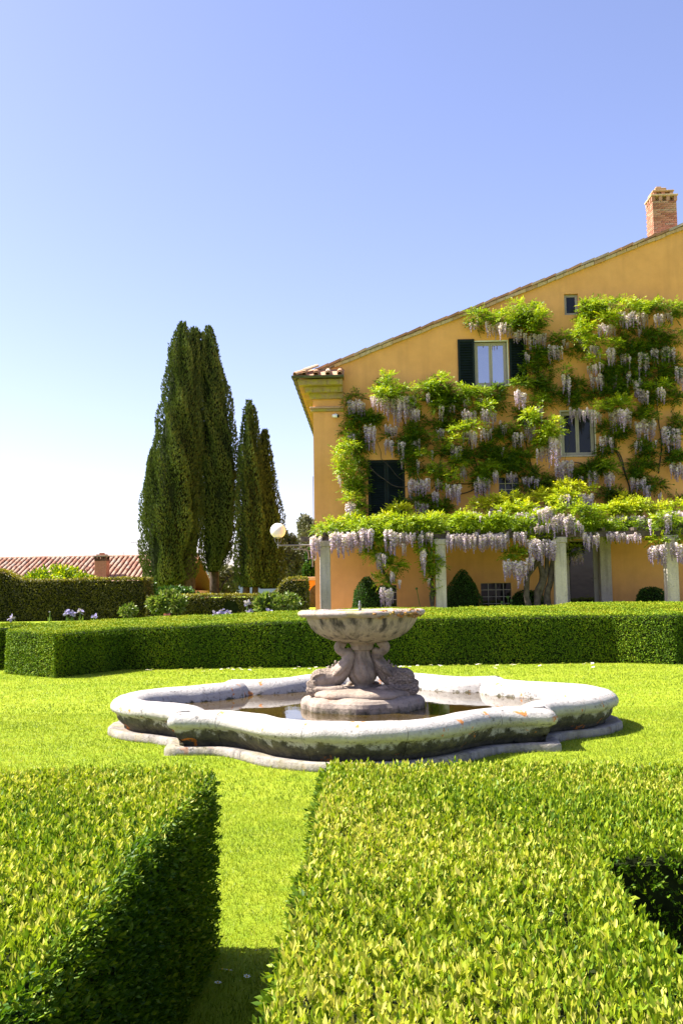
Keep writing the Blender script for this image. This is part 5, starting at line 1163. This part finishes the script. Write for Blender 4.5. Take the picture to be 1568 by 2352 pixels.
cypress('shorter very dark cypress with a forked top nearest the globe lamp', [
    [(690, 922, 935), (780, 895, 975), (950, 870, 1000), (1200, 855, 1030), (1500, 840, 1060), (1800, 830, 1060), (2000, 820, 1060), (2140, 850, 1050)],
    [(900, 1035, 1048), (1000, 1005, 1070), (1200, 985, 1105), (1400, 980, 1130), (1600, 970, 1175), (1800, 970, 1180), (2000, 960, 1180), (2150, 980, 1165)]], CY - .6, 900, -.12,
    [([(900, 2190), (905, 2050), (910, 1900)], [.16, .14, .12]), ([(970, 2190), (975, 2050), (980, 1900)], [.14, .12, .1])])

# ------------------------------------------------------------------ trees beyond
def tree(name, label, px, ytop, ybot, wpx, Y, n, mat, L, cat='tree', group=None, seed=0):
    b = at(px, ybot, Y); t = at(px, ytop, Y); rx = wpx / 2 * Y / FPX; cz = (b.z + t.z) / 2; rz = (t.z - b.z) / 2; root = thing(name, (b.x, Y, .95), label, cat, group)
    r = np.random.default_rng(seed); cl = unit(r.normal(size=(26, 3))) * r.uniform(.55, .95, (26, 1)); w = r.integers(0, 26, n); q = cl[w] + unit(r.normal(size=(n, 3))) * r.uniform(.1, 1, (n, 1)) ** .4 * r.uniform(.25, .38, 26)[w][:, None]
    P = np.array([b.x, Y, cz]) + q * np.array([rx, rx, rz]); D = (q - cl[w]) * 2 + r.normal(size=P.shape) * .5
    tag(leaf_mesh('crown', P, D, L * r.uniform(.7, 1.3, n), L * .55 * r.uniform(.7, 1.3, n), np.clip(.45 + .25 * (q - cl[w])[:, 2] * 2 + r.normal(0, .18, n), 0, 1), mat, 'rhomb', .2, root), kind='stuff')
    bm = bmesh.new(); tube(bm, spline([(b.x, Y, .9), (b.x + .1, Y, cz - rz * .4), (b.x, Y, cz + rz * .3)], 10), interp([.3, .22, .1], 10), 8); from_bm('trunk', bm, M['bark2'], root, True)
    for k in range(5):
        bm = bmesh.new(); tube(bm, spline([(b.x, Y, cz - rz * .5), tuple(np.array([b.x, Y, cz]) + cl[k] * .4 * np.array([rx, rx, rz])), tuple(np.array([b.x, Y, cz]) + cl[k] * .8 * np.array([rx, rx, rz]))], 8), interp([.12, .08, .03], 8), 6); from_bm('limb', bm, M['bark2'], root, True)
tree('holm_oak', 'grey-olive holm oak rising behind the lamp bracket', 690, 1225, 1345, 100, 62, 16000, M['oak_leaf'], .2, seed=1)
tree('holm_oak', 'holm oak showing just over the pergola end beside the villa corner', 716, 1185, 1330, 70, 70, 12000, M['oak_leaf'], .2, seed=2)
tree('holm_oak', 'small olive-grey oak between the dark cypress and the lamp', 660, 1218, 1350, 50, 58, 9000, M['oak_leaf'], .18, seed=3)
tree('evergreen_tree', 'narrow bright green evergreen below the lamp bracket by the villa corner', 712, 1262, 1345, 26, 50, 6000, M['cone_leaf'], .16, seed=4)
tree('evergreen_tree', 'dark evergreen seen through the arched opening', 722, 1350, 1400, 40, 52, 4000, M['cone_leaf'], .16, seed=5)
tree('evergreen_tree', 'low bluish evergreen glimpsed between the cypress trunks', 520, 1300, 1368, 80, 60, 7000, M['oak_leaf'], .2, seed=6)

# ------------------------------------------------------------------ tiled house behind the tall hedge
HX0 = at(-60, 1300, 46).x; HX1 = at(441, 1300, 46).x; RY, EY = 48.0, 43.0; RZ = at(160, 1281, RY).z; EZ = RZ - (RY - EY) * .36
barn = thing('tiled_house', ((HX0 + HX1) / 2, EY, .95), 'low house with a wide terracotta barrel tiled roof beyond the tall hedge', 'house')
bm = bmesh.new(); box(bm, HX0 + .3, HX1 - .3, EY + .4, RY + 4.6, .9, EZ + .1); from_bm('wall', bm, M['pinkwall'], barn)
bm = bmesh.new(); pr = [(EY, EZ), (RY, RZ), (2 * RY - EY, EZ), (2 * RY - EY, EZ - .1), (RY, RZ - .12), (EY, EZ - .1)]
A = [bm.verts.new((HX0, y, z)) for y, z in pr]; B = [bm.verts.new((HX1, y, z)) for y, z in pr]; bm.faces.new(A); bm.faces.new(B[::-1])
for k in range(6): bm.faces.new((A[k], A[(k + 1) % 6], B[(k + 1) % 6], B[k]))
broof = from_bm('roof', bm, M['tile'], barn)
def tile_me():
    bm = bmesh.new(); n = 6; L = .40
    R0 = [(math.cos(t) * .088, 0, math.sin(t) * .075) for t in np.linspace(0, math.pi, n)]; R1 = [(math.cos(t) * .068, L, math.sin(t) * .06) for t in np.linspace(0, math.pi, n)]
    a = [bm.verts.new(p) for p in R0]; b = [bm.verts.new(p) for p in R1]
    for k in range(n - 1): bm.faces.new((a[k], a[k + 1], b[k + 1], b[k]))
    bm.faces.new(a)
    me = bpy.data.meshes.new('barrel_tile'); bm.to_mesh(me); bm.free(); me.materials.append(M['tile']); return me
TM = tile_me(); sl = math.atan(.36); ncol = int((HX1 - HX0) / .24); nrow = int(math.hypot(RY - EY, RZ - EZ) / .34); base = wloc(broof); made = 0; restV = []
for j in range(nrow):
    for i in range(ncol):
        d = .06 + j * .34 + .36; x = HX0 + .12 + i * .24 + random.uniform(-.012, .012); y = RY - d * math.cos(sl); z = RZ - d * math.sin(sl) + .012 + random.uniform(0, .012)
        if made < 300:
            o = bpy.data.objects.new('barrel_tile', TM); COL.objects.link(o); o.parent = broof; o.location = Vector((x, y, z)) - base; o.rotation_euler = (sl + .06, 0, random.uniform(-.03, .03)); made += 1
        else: restV.append((x, y, z))
bm = bmesh.new()
for p in restV:
    t_ = bmesh.new(); t_.from_mesh(TM); t_.transform(Matrix.Translation(p) @ Matrix.Rotation(sl + .06, 4, 'X')); me_ = bpy.data.meshes.new('tmp'); t_.to_mesh(me_); t_.free(); bm.from_mesh(me_); bpy.data.meshes.remove(me_)
tag(from_bm('lower_tiles', bm, M['tile'], broof), kind='stuff')
x = HX0
while x < HX1 - .4:
    barrel('ridge_tile', (x, RY, RZ - .02), (x + .46, RY, RZ - .01), .12, .10, M['tile'], broof); x += .43
# its sooty chimney
q = at(231, 1325, 44.6); w = 14 * 44.6 / FPX; bz0 = q.z - .6; bz1 = at(231, 1288, 44.6).z
ch = boxobj('chimney', q.x - w, q.x + w, 44.6, 45.15, bz0, bz1, M['brick'], barn, .01)
boxobj('sooty_band', q.x - w - .004, q.x + w + .004, 44.596, 45.154, bz1 + .001, bz1 + .07, M['soot'], ch)
for k in range(4):
    xx = q.x - w + k * (2 * w - .09) / 3
    for yy in (44.6, 45.06): boxobj('hood_post', xx, xx + .09, yy, yy + .09, bz1 + .071, bz1 + .20, M['soot'], ch)
boxobj('hood_slab', q.x - w - .10, q.x + w + .10, 44.5, 45.25, bz1 + .201, bz1 + .235, M['pillar'], ch); boxobj('hood_top', q.x - .22, q.x + .22, 44.68, 45.07, bz1 + .236, bz1 + .30, M['brick'], ch); boxobj('hood_top', q.x - .1, q.x + .1, 44.78, 44.97, bz1 + .301, bz1 + .37, M['brick'], ch)
# aerial
a = at(317.5, 1245, RY + .1); b = at(318, 1281, RY + .1)
ant = thing('tv_aerial', (b.x, RY + .1, b.z - .1), 'thin metal television aerial on the tiled roof ridge beside the cypress', 'aerial')
bm = bmesh.new(); tube(bm, [(b.x, RY + .1, b.z - .1), (b.x, RY + .1, a.z)], .018, 6); from_bm('mast', bm, M['iron'], ant)
bm = bmesh.new(); tube(bm, [(a.x - .34, RY + .1, a.z - .01), (a.x + .3, RY + .1, a.z + .01)], .012, 5); from_bm('boom', bm, M['iron'], ant)
for k in range(6):
    xx = a.x - .3 + k * .11; bm = bmesh.new(); tube(bm, [(xx, RY - .15, a.z), (xx, RY + .35, a.z)], .007, 5); from_bm('rod', bm, M['iron'], ant)
bm = bmesh.new(); tube(bm, [(a.x - .68, RY + .1, a.z - .66), (a.x + .1, RY + .1, a.z - .64)], .012, 5); from_bm('boom', bm, M['iron'], ant)
bm = bmesh.new(); tube(bm, [(a.x - .7, RY + .1, a.z - .92), (a.x - .7, RY + .1, a.z - .48)], .012, 5); from_bm('rod', bm, M['iron'], ant)
tris = sum(len(o.data.loops) - 2 * len(o.data.polygons) for o in scene.objects if o.type == 'MESH')
print('TRIS', tris, 'OBJECTS', len(scene.objects))
